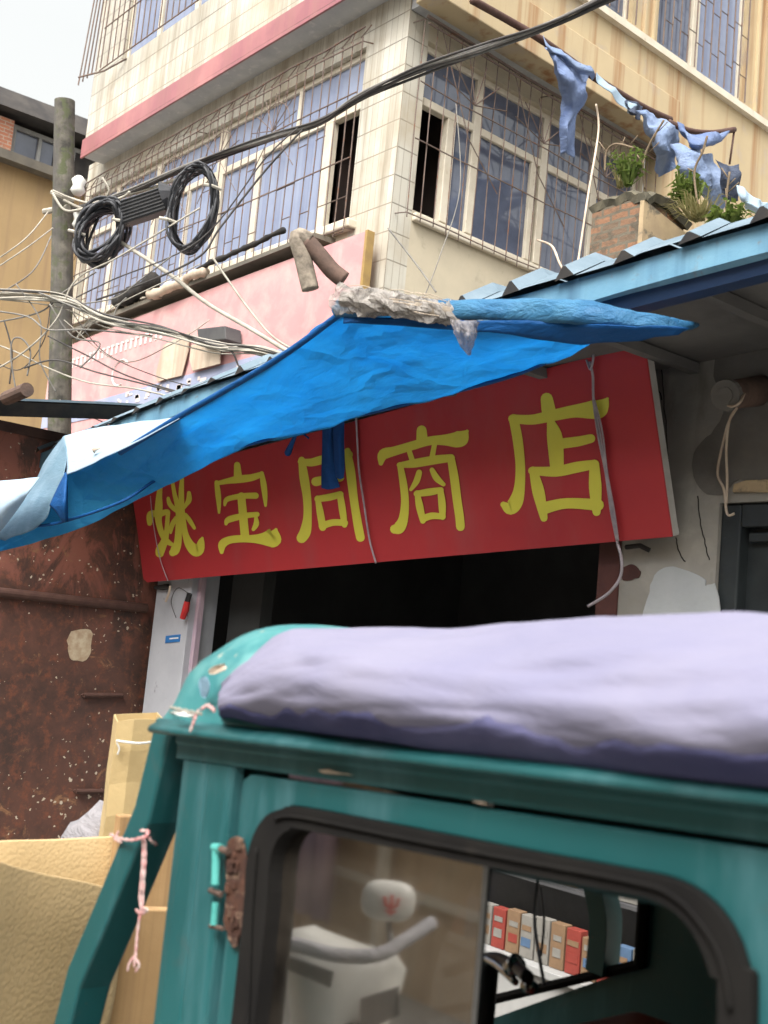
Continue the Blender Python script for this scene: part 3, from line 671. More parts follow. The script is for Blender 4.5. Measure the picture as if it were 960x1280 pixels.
m = MB(); fr = [PD(150, 250, 9.45), PD(206, 231, 9.25), PD(207, 262, 9.25), PD(152, 280, 9.45)]; bk = M3 @ Vector((0, 0, .16))
m.hexa([fr[3], fr[2], fr[2] + bk, fr[3] + bk], [fr[0], fr[1], fr[1] + bk, fr[0] + bk]); m.build('body', 'boxgrey', sb, bevel=.01)
m = MB()
for k in range(7):
    a = fr[0].lerp(fr[3], (k + .5) / 7); b2 = fr[1].lerp(fr[2], (k + .5) / 7); n_ = bk.normalized() * -.006; m.tube([a + n_, b2 + n_], .006, 4)
m.build('rib', 'black', sb)
m = MB(); q0, q1 = PD(206, 246, 9.27), PD(224, 240, 9.25); m.tube([q0, q1], [.13, .02], 10); m.build('cable_boot', 'black', sb)

# lower white tangle from the left edge to the tarpaulin
gw = 'one of the loose thin wires tangled across the banner and the utility pole'
basep = [(-30, 366, 9.6), (40, 370, 9.5), (85, 378, 9.3), (130, 398, 9.1), (200, 414, 8.9), (270, 432, 8.7), (330, 440, 8.5), (420, 470, 8.2)]
for k in range(16):
    o1, o2 = R.uniform(-9, 9), R.uniform(-7, 7)
    pts = [(a, b + o1 * (1 - i / 7) + o2 * (i / 7) + R.uniform(-4, 4), d + R.uniform(-.1, .1)) for i, (a, b, d) in enumerate(basep)]
    cable(pts, R.choice((.008, .011, .015)), R.choice(('wire_w', 'wire_w', 'wire_w', 'wire_g', 'wire_k')), gw, 'wire', 'loose tangled wires around the pole', 'loose_wire')
loose = [
 [(-20, 470, 9.5), (30, 440, 9.4), (70, 400, 9.3), (95, 350, 9.3), (150, 320, 9.2), (250, 260, 9)],
 [(-20, 335, 9.6), (30, 300, 9.5), (60, 265, 10)], [(-20, 345, 9.6), (30, 312, 9.5), (66, 285, 10)], [(-10, 372, 9.6), (40, 340, 9.6), (64, 295, 10.2)],
 [(-20, 425, 9.6), (20, 440, 9.5), (60, 460, 9.4), (110, 478, 9.2), (170, 486, 9), (230, 500, 8.8)],
 [(60, 420, 9.4), (110, 445, 9.3), (160, 470, 9.1), (240, 495, 8.9)],
 [(30, 460, 9.4), (70, 450, 9.3), (120, 465, 9.2), (180, 480, 9), (225, 492, 8.9)],
 [(5, 400, 9.5), (15, 440, 9.5), (12, 480, 9.5)], [(22, 500, 9.4), (14, 450, 9.4), (16, 425, 9.4), (28, 424, 9.4), (38, 440, 9.4), (34, 470, 9.4)],
 [(-10, 450, 9.5), (25, 462, 9.5), (55, 425, 9.4), (64, 370, 9.4)], [(80, 400, 9.3), (150, 452, 9.2), (215, 430, 9), (262, 400, 8.9)],
 [(90, 390, 9.3), (130, 440, 9.2), (200, 472, 9), (270, 490, 8.8)], [(62, 380, 9.3), (90, 420, 9.3), (125, 430, 9.2), (100, 460, 9.2)],
 [(-10, 404, 9.5), (50, 390, 9.5), (80, 365, 9.4), (120, 340, 9.3)], [(20, 355, 9.5), (50, 400, 9.4), (50, 450, 9.4), (70, 490, 9.4)],
 [(100, 380, 9.3), (145, 372, 9.2), (175, 350, 9.1), (215, 320, 9)], [(95, 372, 9.3), (140, 350, 9.2), (250, 300, 9), (330, 200, 8.8), (372, 160, 8.7)],
 [(270, 432, 8.7), (290, 440, 8.6), (300, 460, 8.6), (318, 470, 8.5)], [(95, 425, 9.3), (110, 402, 9.3), (128, 395, 9.2)],
 [(140, 405, 9.1), (146, 385, 9.1), (158, 372, 9.1)], [(100, 420, 9.3), (140, 385, 9.2), (210, 350, 9.0), (250, 330, 8.9)],
 [(-10, 388, 9.5), (35, 396, 9.4), (60, 412, 9.3), (110, 412, 9.2), (190, 420, 9)],
 [(570, 130, 9.2), (575, 235, 9), (550, 320, 8.8), (530, 372, 8.6)], [(485, 285, 9), (520, 330, 8.8), (545, 365, 8.5)],
 [(-10, 512, 8.6), (40, 518, 8.5), (90, 516, 8.4), (150, 514, 8.3)], [(75, 500, 8.6), (100, 515, 8.4), (130, 528, 8.3)],
]
for k, pts in enumerate(loose): cable(pts, R.choice((.006, .008, .01)), 'wire_g' if pts[0][0] > 480 else R.choice(('wire_w', 'wire_g', 'wire_g', 'wire_k')), gw, 'wire', 'loose tangled wires around the pole', 'loose_wire')
cable([(745, 130, 8), (748, 165, 8), (735, 245, 7.6), (720, 345, 7)], .011, 'creamboard', 'straight pale rod leaning in front of the right barred window', 'rod', name='rod')
cable([(672, 300, 7.4), (690, 308, 7.2), (700, 330, 7), (712, 350, 6.8)], .011, 'creamboard', 'curved pale hose in front of the right barred window', 'hose', name='hose')

# ================================================================== SHOP (front wall y = 4.2)
W = 4.2
shop = thing('shop_building', 'low grey cement shop with a wide dark opening and a blue metal eave', 'building', (-4.5, W, 0))
m = MB()
m.box((-7.52, W, 2.75), (-3.22, W + .2, 3.25))            # above the opening
m.box((-3.22, W, 0), (-2.715, W + .2, 3.25)); m.box((-2.715, W, 2.375), (-1.75, W + .2, 3.25)); m.box((-1.75, W, 0), (2.2, W + .2, 3.25))
m.build('front_wall', 'concrete', shop)
m = MB(); m.box((-7.42, W - .03, 0), (-6.93, W + .2, 2.75)); m.build('white_pillar', 'pillar', shop, bevel=.006)
m = MB(); m.box((-6.93, W + .02, 0), (-6.885, W + .06, 2.75)); m.build('pillar_edge', 'curtain', shop)
m = MB(); m.box((-3.34, W - .01, 0), (-3.22, W + .15, 2.75)); m.build('jamb', 'jamb', shop)
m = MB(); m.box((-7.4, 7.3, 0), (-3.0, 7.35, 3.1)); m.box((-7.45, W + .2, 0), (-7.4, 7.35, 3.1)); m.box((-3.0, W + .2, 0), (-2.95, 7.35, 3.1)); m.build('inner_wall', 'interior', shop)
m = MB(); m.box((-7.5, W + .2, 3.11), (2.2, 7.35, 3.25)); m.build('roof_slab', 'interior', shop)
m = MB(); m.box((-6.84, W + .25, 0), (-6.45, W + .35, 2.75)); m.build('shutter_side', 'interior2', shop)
# door at the right
dr = MB(); dr.box((-2.715, W + .02, 0), (-2.62, W + .16, 2.37)); dr.box((-1.85, W + .02, 0), (-1.75, W + .16, 2.37)); dr.box((-2.62, W + .02, 2.27), (-1.85, W + .16, 2.37))
dr.box((-2.60, W + .05, 2.21), (-1.87, W + .14, 2.25)); dr.build('door_frame', 'door', shop, bevel=.008)
dr = MB(); dr.box((-2.62, W + .09, 0), (-1.85, W + .13, 2.27)); d_ = dr.build('door', 'door', shop)
for (z0, z1) in ((.2, 1.0), (1.15, 2.12)):
    q = MB()
    for (a, b, c, d) in ((-2.5, -1.97, z0, z0 + .05), (-2.5, -1.97, z1 - .05, z1), (-2.5, -2.45, z0 + .05, z1 - .05), (-2.02, -1.97, z0 + .05, z1 - .05)): q.box((a, W + .065, c), (b, W + .09, d))
    q.build('panel_moulding', 'door', d_, bevel=.008)
m = MB(); m.slab(px_poly([(918, 616), (920, 606), (935, 601), (962, 600), (962, 616)], W), (0, -1, 0), .02); m.build('arch_stub', 'ochreplaster', shop, bevel=.005)
# cement repairs, drawn on the wall at their real size
def blob(pts, y, t, name, mk, par):
    q = cr([(a, b) for a, b in pts], 4, closed=True); q = [(a + R.uniform(-1, 1), b + R.uniform(-1, 1)) for a, b in q]
    m = MB(); m.slab([PY(a, b, y) for a, b in q], (0, -1, 0), t); return m.build(name, mk, par)
blob([(905, 432), (962, 415), (970, 600), (925, 600), (902, 618), (880, 615), (866, 590), (872, 560), (895, 535), (908, 500), (893, 470)], W - .0005, .004, 'dark_cement_patch', 'patch', shop)
blob([(812, 740), (822, 716), (842, 708), (880, 722), (883, 732), (896, 734), (892, 790), (808, 790)], W - .0005, .006, 'pale_plaster_patch', 'patch2', shop)
for pts in (((872, 620), (876, 650), (882, 680), (888, 700)), ((846, 672), (850, 690), (855, 702)), ((830, 430), (828, 470), (832, 540), (838, 600)), ((820, 480), (826, 500))):
    m = MB(); q = cr([(a + R.uniform(-2, 2), b) for a, b in pts], 5); m.tube([PY(a + R.uniform(-1, 1), b, W - .001) for a, b in q], .003, 4); m.build('crack', 'crack', shop)
blob([(778, 712), (790, 706), (800, 712), (798, 722), (780, 726)], W - .001, .003, 'brown_paint_smear', 'jamb', shop)
# eave: fascia, corrugated sheet, soffit
EV = [(-9.2, 2.60), (-8.25, 2.69), (-7.2, 2.80), (-6.2, 2.91), (-5.48, 2.985), (-4.18, 3.05), (-2.84, 3.09), (-1.95, 3.13), (0, 3.19), (2.3, 3.22)]
def ez(x):
    for (a, b), (c, d) in zip(EV, EV[1:]):
        if a <= x <= c: return b + (d - b) * (x - a) / (c - a)
    return EV[0][1] if x < EV[0][0] else EV[-1][1]
ye = 3.2
m = MB(); rows = []
xs = [-9.0 + .25 * k for k in range(45)]
for (dy, dz) in ((0, 0), (0, -.105), (.02, -.115), (.02, 0.0)): rows.append([(x, ye + dy, ez(x) + dz + R.uniform(-.004, .004)) for x in xs])
m.grid(rows + [rows[0]]); m.build('fascia_beam', 'fascia', shop)
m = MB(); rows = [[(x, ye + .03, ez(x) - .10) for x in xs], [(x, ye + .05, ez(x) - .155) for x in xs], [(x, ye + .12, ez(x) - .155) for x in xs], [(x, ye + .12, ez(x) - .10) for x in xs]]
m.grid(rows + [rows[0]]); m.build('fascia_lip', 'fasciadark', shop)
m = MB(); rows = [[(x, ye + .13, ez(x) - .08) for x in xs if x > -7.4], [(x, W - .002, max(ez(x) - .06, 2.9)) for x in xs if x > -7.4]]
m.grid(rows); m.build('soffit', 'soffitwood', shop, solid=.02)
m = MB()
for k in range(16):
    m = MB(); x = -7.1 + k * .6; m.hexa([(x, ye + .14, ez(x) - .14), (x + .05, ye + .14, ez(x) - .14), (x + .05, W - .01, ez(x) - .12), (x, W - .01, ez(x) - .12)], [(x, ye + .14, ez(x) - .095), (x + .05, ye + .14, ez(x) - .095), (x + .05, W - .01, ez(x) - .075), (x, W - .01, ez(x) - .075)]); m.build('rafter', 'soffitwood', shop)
# corrugated sheet: pitched back from the fascia, with a raised dark rib every 0.28 m
m = MB(); mr = MB(); x = -8.9
while x < 2.1:
    z0 = ez(x) + .004; z1 = ez(x + .28) + .004; w = .185
    jz = R.uniform(-.006, .008)
    for (xa, xb, za, zb) in ((x, x + w, z0, z0 + (z1 - z0) * .6),):
        m.quad((xa, ye - .03, za + jz), (xb, ye - .03, zb + jz), (xb, ye + .14, zb + .108 + jz), (xa, ye + .14, za + .108 + jz))
        m.quad((xa, ye + .14, za + .108 + jz), (xb, ye + .14, zb + .108 + jz), (xb, 4.6, zb + .20), (xa, 4.6, za + .20))
    h = .046 + R.uniform(-.012, .012)
    p = [(x + w, ye - .035, z0), (x + w + .035, ye - .035, z0 + h), (x + w + .048, ye - .035, z0 + h), (x + .28, ye - .035, z1)]
    q = [(a, ye + .14, c + .108) for a, b, c in p]; q2 = [(a, 4.6, c + .20) for a, b, c in p]
    mr = MB(); mr.quad(*p); mr.build('sheet_rib', 'ribend', shop); m.grid([p, q, q2])
    x += .28
m.build('corrugated_sheet', 'sheet', shop)
# small objects on the pillar and wall
m = MB(); m.slab(px_poly([(208, 795), (226, 793), (225, 802), (207, 804)], W - .03), (0, -1, 0), .006); pl = tag(m.build('number_plate', 'bluelabel', bevel=.001), 'small blue plate fixed on the white pillar beneath the red sign', 'plate')
m = MB(); m.slab(px_poly([(212, 797.5), (223, 796.5), (223, 798.2), (212, 799.2)], W - .0375), (0, -1, 0), .001); m.build('white_line', 'white', pl, loc=pl.location)
ho = thing('torch_handle', 'small red and black handled tool hanging on the white pillar under the sign', 'tool', tuple(PY(228, 775, W - .06)))
m = MB(); m.tube([PY(237, 742, W - .07), PY(234, 752, W - .07)], .02, 8); m.build('head', 'blackpl', ho)
m = MB(); m.tube([PY(234, 752, W - .07), PY(232, 762, W - .07), PY(228, 773, W - .07)], [.022, .026, .02], 8); m.build('grip', 'redmark', ho)
m = MB(); m.tube(cr([PY(236, 742, W - .06), PY(222, 735, W - .05), (PY(214, 752, W - .05)), PY(220, 772, W - .05)], 6), .003, 4); m.build('cord', 'wire_k', ho)
m = MB(); m.slab(px_poly([(196, 733), (212, 730), (214, 736), (204, 738), (197, 737)], W - .035), (0, -1, 0), .03); tag(m.build('bracket', 'ribend', bevel=.004), 'dark bracket poking out under the left end of the red sign', 'bracket')
m = MB(); m.tube(cr([PY(213, 732, W - .07), PY(211, 742, W - .07), PY(207, 752, W - .07)], 4), .01, 6); tag(m.build('cloth_tie', 'creamboard', smooth=True), 'short beige cloth tie dangling under the sign on the white pillar', 'tie')
m = MB(); m.tube([PY(783, 684, W - .04), PY(800, 682, W - .06), PY(812, 688, W - .04)], .012, 6); tag(m.build('bracket', 'ribend'), 'dark bracket under the right end of the red sign', 'bracket')
sp_ = thing('drain_spout', 'stubby rusted iron spout sticking out of the cement wall', 'spout', tuple(PY(945, 505, W)))
a, b = PY(952, 488, W + .02), PY(908, 494, 3.92); m = MB(); m.tube([a, a.lerp(b, .5), b], [.068, .062, .06], 16); m.build('pipe', 'pipe_rust', sp_, smooth=True)
dv = (b - a).normalized(); m = MB(); m.tube([b - dv * .01, b + dv * .012], [.068, .064], 16); m.build('rim', 'patch', sp_); m = MB(); m.tube([b + dv * .012, b + dv * .016], .035, 12); m.build('plug', 'patch', sp_)
m = MB(); m.tube(cr([PY(930, 492, 3.95), PY(925, 503, 3.9), PY(915, 508, 3.92), PY(905, 505, 3.93)], 5), .006, 5); m.tube(cr([PY(921, 510, 3.93), PY(912, 525, 4.0), PY(906, 545, 4.1), PY(897, 590, 4.17), PY(905, 612, 4.17), PY(909, 642, 4.17), PY(918, 642, 4.17)], 6), .006, 5)
m.tube(cr([PY(921, 510, 3.93), PY(912, 525, 4.0), PY(908, 560, 4.12), PY(909, 600, 4.17), PY(908, 630, 4.17)], 6), .006, 5); tag(m.build('string', 'creamboard', smooth=True), 'beige string tied to the rusted spout and dangling over the black door', 'string')

# ================================================================== RUSTY GATE (plane x = GX)
GX = -7.55
gate = thing('metal_gate', 'brown rusted sheet metal gate spotted with plaster and flaking salmon primer', 'gate', (GX, 3, 0))
m = MB(); m.box((GX - .04, 2.64, .03), (GX, 4.45, 2.86)); m.build('leaf', 'gate', gate)
m = MB(); m.box((GX - .04, .9, .03), (GX, 2.63, 2.86)); m.build('leaf', 'gate', gate)
m = MB(); z = PX(95, 751, GX).z; m.tube([(GX + .02, 1.2, z), (GX + .025, 4.16, z)], .035, 12); m.build('rail', 'gatebar', gate, smooth=False)
for (a, b, yy) in ((105, 153, 869), (95, 150, 989)):
    m = MB(); p, q = PX(a, yy, GX + .02), PX(b, yy, GX + .02); m.tube([p, q], .018, 8); m.tube([p, p + Vector((-.03, 0, 0))], .014, 6); m.tube([q, q + Vector((-.03, 0, 0))], .014, 6); m.build('handle', 'gatebar', gate)
m = MB()
pts = [(88, 790), (113, 788), (113, 812), (104, 826), (88, 824), (84, 806)]; q = [(a + R.uniform(-1.5, 1.5), b + R.uniform(-1.5, 1.5)) for a, b in cr(pts, 4, closed=True)]
m.slab([PX(a, b, GX + .001) for a, b in q], (1, 0, 0), .003); m.build('paper_remnant', 'flake', gate)
m = MB(); m.box((GX - .3, .9, 0), (GX - .04, 0.95, 2.95)); m.box((GX - .06, .9, 2.86), (GX + .02, 4.16, 2.93)); m.build('frame', 'gatebar', gate)
# canopy over the gate
cn = thing('gate_canopy', 'thin pale metal canopy with a dark underside above the rusty gate', 'canopy', (GX, 3, 2.9))
m = MB(); a, b, c = PX(-40, 497, -7.0), PX(120, 503, -7.0), PX(215, 508, -7.1)
back = Vector((-1.6, .1, .12))
m.grid([[a, b, c], [a + back, b + back, c + back]]); m.build('sheet', 'sheet', cn, solid=.015)
m = MB(); dn = Vector((0, 0, -.1)); m.grid([[a + Vector((-.02, 0, -.012)), b + Vector((-.02, 0, -.012)), c + Vector((-.02, 0, -.012))], [a + dn + Vector((-.1, 0, 0)), b + dn + Vector((-.1, 0, 0)), c + dn + Vector((-.1, 0, 0))]]); m.build('drip_edge', 'ribend', cn, solid=.01)
m = MB(); p, q = PX(8, 498, -6.9), PX(34, 487, -6.6); m.tube([p, q], .045, 12); tag(m.build('rusty_pipe', 'pipe_rust'), 'short rusty pipe stub poking up over the canopy at the left edge', 'pipe')

# ================================================================== BRICK PIER, WEEDS, RAGS above the shop roof
bp = thing('brick_pier', 'crumbling brick roof pier with one ochre plastered side', 'pier', (-4.0, 5.2, 3.2))
m = MB(); m.box((-4.22, 5.0, 3.2), (-3.86, 5.42, 4.34)); m.build('brick_core', 'mossbrick', bp)
m = MB(); m.hexa([(-3.858, 4.985, 3.2), (-3.82, 4.985, 3.2), (-3.82, 5.44, 3.2), (-3.858, 5.44, 3.2)], [(-3.858, 4.985, 4.31), (-3.83, 4.985, 4.31), (-3.83, 5.44, 4.24), (-3.858, 5.44, 4.24)]); m.build('plaster_face', 'ochreplaster', bp)
rows = patch([[(-4.225, 4.99, 4.34), (-4.0, 4.99, 4.36), (-3.825, 4.98, 4.33)], [(-4.225, 5.2, 4.40), (-4.0, 5.2, 4.43), (-3.82, 5.2, 4.36)], [(-4.225, 5.42, 4.36), (-4.0, 5.42, 4.38), (-3.82, 5.43, 4.28)]], 6, 6, .03, 14, Vector((0, 0, 1)))
m = MB(); m.grid(rows); m.build('mossy_cap', 'mosscap', bp, solid=.05)
m = MB(); m.hexa([(-3.81, 5.05, 3.2), (-3.2, 5.1, 3.2), (-3.2, 5.5, 3.2), (-3.81, 5.45, 3.2)], [(-3.81, 5.1, 4.05), (-3.2, 5.15, 3.86), (-3.2, 5.45, 3.86), (-3.81, 5.4, 4.05)]); tag(m.build('parapet', 'mosscap', bevel=.03), 'low mossy parapet running right from the brick pier', 'parapet')
def weed(c, n, h, spread, mk, label, broad=0):
    m = MB(); c = Vector(c)
    for i in range(n):
        a = R.uniform(0, 6.28); s_ = R.uniform(.2, 1) * spread; hh = h * R.uniform(.45, 1.1); w = R.uniform(.003, .007) * (1 + broad)
        b0 = c + Vector((R.uniform(-1, 1) * spread * .4, R.uniform(-1, 1) * spread * .4, 0)); d = Vector((math.cos(a), math.sin(a), 0)); sd = Vector((-d.y, d.x, 0)) * w
        b0 = c + (b0 - c) * .45; pts = [b0, b0 + d * s_ * .55 + Vector((0, 0, hh * .5)), b0 + d * s_ * .8 + Vector((0, 0, hh * .95)), b0 + d * s_ * 1.3 + Vector((0, 0, hh * .75))]
        for k in range(3):
            w0, w1 = (1, .9, .6, .05)[k], (1, .9, .6, .05)[k + 1]; m.quad(pts[k] - sd * w0, pts[k] + sd * w0, pts[k + 1] + sd * w1, pts[k + 1] - sd * w1)
        if broad:
            for k in range(4):
                p = pts[1].lerp(pts[2], k / 3); a2 = R.uniform(0, 6.28); e = Vector((math.cos(a2), math.sin(a2), R.uniform(-.3, .5))) * R.uniform(.02, .05); f_ = Vector((-e.y, e.x, .01)) * .35
                m.quad(p, p + e * .5 + f_, p + e, p + e * .5 - f_)
    return tag(m.build('weed', mk, loc=tuple(c)), label, 'weed')
weed(PY(785, 232, 5.1), 40, .22, .12, 'leaf', 'feathery green weed sprouting on top of the brick pier', 1)
weed(PY(775, 235, 5.15), 30, .16, .10, 'dryleaf', 'dry weed tuft at the back of the brick pier top')
weed(PY(858, 262, 5.3), 60, .20, .13, 'leaf', 'bushy green weed right of the brick pier under the hanging rags', 1.6)
weed(PY(872, 275, 5.2), 100, .13, .20, 'dryleaf', 'pale dry grass clump slumping beside the plastered pier')
weed(PY(908, 290, 5.2), 70, .15, .15, 'leaf', 'fresh green weed clump just above the blue eave', 1.4)
for k, pts in enumerate((((806, 236), (804, 205), (812, 180), (830, 150)), ((872, 255), (868, 215), (878, 190), (884, 170)), ((910, 285), (908, 250), (912, 215)), ((756, 215), (758, 190), (770, 180), (792, 185)))):
    m = MB(); q = [PY(a, b, 5.2) for a, b in pts]; m.tube(cr(q, 5), .007, 5)
    for t in range(4):
        p = q[1].lerp(q[-1], t / 4); m.tube([p, p + Vector((R.uniform(-.08, .08), 0, R.uniform(.03, .1)))], .004, 4)
    tag(m.build('bare_twig', 'twig', smooth=True), ('bare twig rising from the brick pier top', 'bare twig among the rags right of the pier', 'bare stem standing above the blue eave by the green weeds', 'thin arched twig at the left edge of the brick pier')[k], 'twig')
# broken awning arm with torn rags
m = MB(); pth = [PX(590, 0, -6.9), PX(640, 28, -6.9), PX(680, 52, -6.8), PX(745, 98, -6.75), PX(800, 132, -6.7), PX(838, 150, -6.7)]
m.tube(cr(pth, 5), .035, 8); tag(m.build('awning_rail', 'gatebar', smooth=True), 'rusty awning arm slanting along the yellow beam with blue rags on it', 'awning rail')
m = MB(); pth = [PX(835, 152, -6.5), PX(860, 163, -6.4), PX(890, 166, -6.4), PX(918, 162, -6.4)]; m.tube(cr(pth, 5), .03, 8); m.tube([PX(918, 162, -6.4), PX(912, 205, -6.4)], .012, 6)
tag(m.build('awning_rail', 'gatebar', smooth=True), 'bent rusty awning arm end sticking out at the right above the weeds', 'awning rail')
def rag(rows, mk, label, amp=.06, x=-6.7):
    rows = [[(a + R.uniform(-3, 3) * (k in (0, len(r) - 1)), b + R.uniform(-2, 4), d) for k, (a, b, d) in enumerate(r)] for r in rows]
    ctrl = [[PX(a, b, x + (d if d else 0)) for a, b, d in r] for r in rows]
    g = patch(ctrl, 9, 9, amp * .6, 4, Vector((1, -.3, .2)), R.uniform(0, 9)); ph = R.uniform(0, 6)
    for i, r in enumerate(g):
        for j, p in enumerate(r):
            r[j] = p + Vector((.02, 0, 0)) * (1 - 2 * abs(math.sin(j * .34 + ph + .06 * i)))
    m = MB(); m.grid(g)
    return tag(m.build('rag', mk, smooth=True, solid=.003), label, 'rag')
rag([[(683, 55, 0), (705, 68, .1), (738, 88, 0)], [(688, 75, .1), (708, 95, .2), (733, 96, 0)], [(695, 95, 0), (712, 118, .15), (732, 112, .1)], [(702, 118, 0), (715, 145, .1), (728, 130, 0)], [(698, 150, 0), (708, 165, .1), (720, 150, 0)], [(700, 190, 0), (710, 192, .05), (722, 200, 0)]], 'rag', 'long twisted denim blue rag hanging from the awning arm', .09)
rag([[(676, 45, .1), (700, 62, .1), (736, 84, .1)], [(684, 58, .15), (712, 74, .15), (744, 94, .1)], [(688, 62, .1), (712, 80, .1), (742, 102, 0)]], 'ragpale', 'pale blue torn strip lying along the upper awning arm')
rag([[(744, 92, .1), (770, 112, .1), (796, 130, .1)], [(748, 100, .12), (768, 122, .15), (792, 140, .1)], [(760, 110, .1), (775, 128, .1), (790, 138, .1)]], 'tarpwhite', 'white torn strip on the lower end of the awning arm', .04)
rag([[(784, 122, .1), (792, 126, .1), (802, 134, .1)], [(784, 132, .12), (792, 138, .15), (800, 146, .1)], [(788, 140, .1), (794, 144, .1), (802, 150, .1)]], 'ragdark', 'small charcoal rag scrap at the joint of the awning arm', .04)
rag([[(800, 136, .2), (815, 142, .2), (845, 148, .2)], [(806, 155, .2), (825, 160, .4), (852, 162, .2)], [(812, 178, .2), (830, 182, .5), (846, 178, .2)], [(815, 196, .2), (830, 205, .3), (843, 190, .2)], [(818, 210, .2), (828, 214, .2), (840, 212, .2)]], 'ragpale', 'crumpled pale blue rag bunched at the end of the awning arm', .16)
rag([[(846, 150, .4), (872, 166, .4), (914, 164, .4)], [(850, 165, .4), (872, 178, .6), (905, 172, .4)], [(858, 180, .4), (870, 188, .5), (892, 182, .4)]], 'rag', 'denim blue rag spread under the right awning arm', .1)
rag([[(838, 178, .4), (862, 185, .5), (890, 190, .4)], [(845, 205, .5), (868, 205, .7), (900, 205, .4)], [(870, 225, .5), (885, 232, .7), (910, 220, .4)], [(882, 245, .4), (895, 255, .5), (915, 240, .4)], [(885, 262, .4), (892, 272, .4), (912, 260, .4)]], 'ragpale', 'long pale blue rag hanging down among the weeds', .16)
rag([[(898, 198, .8), (912, 202, .8), (924, 206, .8)], [(902, 220, .8), (914, 225, .9), (926, 222, .8)], [(904, 245, .8), (914, 250, .8), (922, 248, .8)]], 'ragdark', 'dark grey rag hanging at the far right above the green weeds', .12)
rag([[(922, 232, 1), (940, 245, 1), (962, 255, 1)], [(926, 246, 1), (944, 256, 1.1), (962, 268, 1)], [(930, 256, 1), (946, 266, 1), (962, 280, 1)]], 'tarpwhite', 'white plastic scrap lying on the roof edge at the right', .1)

# ================================================================== RED SIGN
BL, BR_, TR, TL = PY(181, 727, 4.08), PY(840, 672, 4.08), PY(805, 428, 3.85), PY(162, 597, 3.85)
ux = (BR_ - BL).normalized(); nn = ux.cross(((TR - BR_) + (TL - BL)) / 2).normalized()
if nn.y > 0: nn = -nn
so = BR_
def SG(px, py, lift=0.0): return PP(px, py, so + nn * lift, nn)
sign = thing('shop_sign', 'long red shop signboard with large yellow Chinese lettering leaning forward above the opening', 'sign', tuple(SG(500, 700)))
m = MB(); pts = [SG(*p) for p in ((184, 728), (840, 671), (805, 428), (640, 472), (400, 538), (162, 600), (170, 652), (177, 708), (179, 724))]
m.slab(pts, -nn, .012); m.build('face_panel', 'sign', sign, bevel=.003)
m = MB()
def edge(p, q, w, t, off=.013):
    a, b = SG(*p), SG(*q); d = (b - a).normalized(); s_ = nn.cross(d).normalized() * abs(w)
    if (SG(500, 600) - a).dot(s_) < 0: s_ = -s_
    a, b = a + s_ * .1, b + s_ * .1
    A = a - nn * off; B = b - nn * off; m.hexa([A, B, B - nn * t, A - nn * t], [A + s_, B + s_, B + s_ - nn * t, A + s_ - nn * t])
edge((840, 671), (805, 429), .03, .05); edge((181, 728), (838, 671), -.03, .06); edge((803, 430), (170, 597), -.03, .06); edge((163, 605), (181, 722), -.03, .06)
m.build('metal_edge', 'signedge', sign, bevel=.004)
STR = {
 'z1': (4.8, 160, 560), 'z2': (3.84, 350, 500), 'z3': (3.692, 600, 420)}
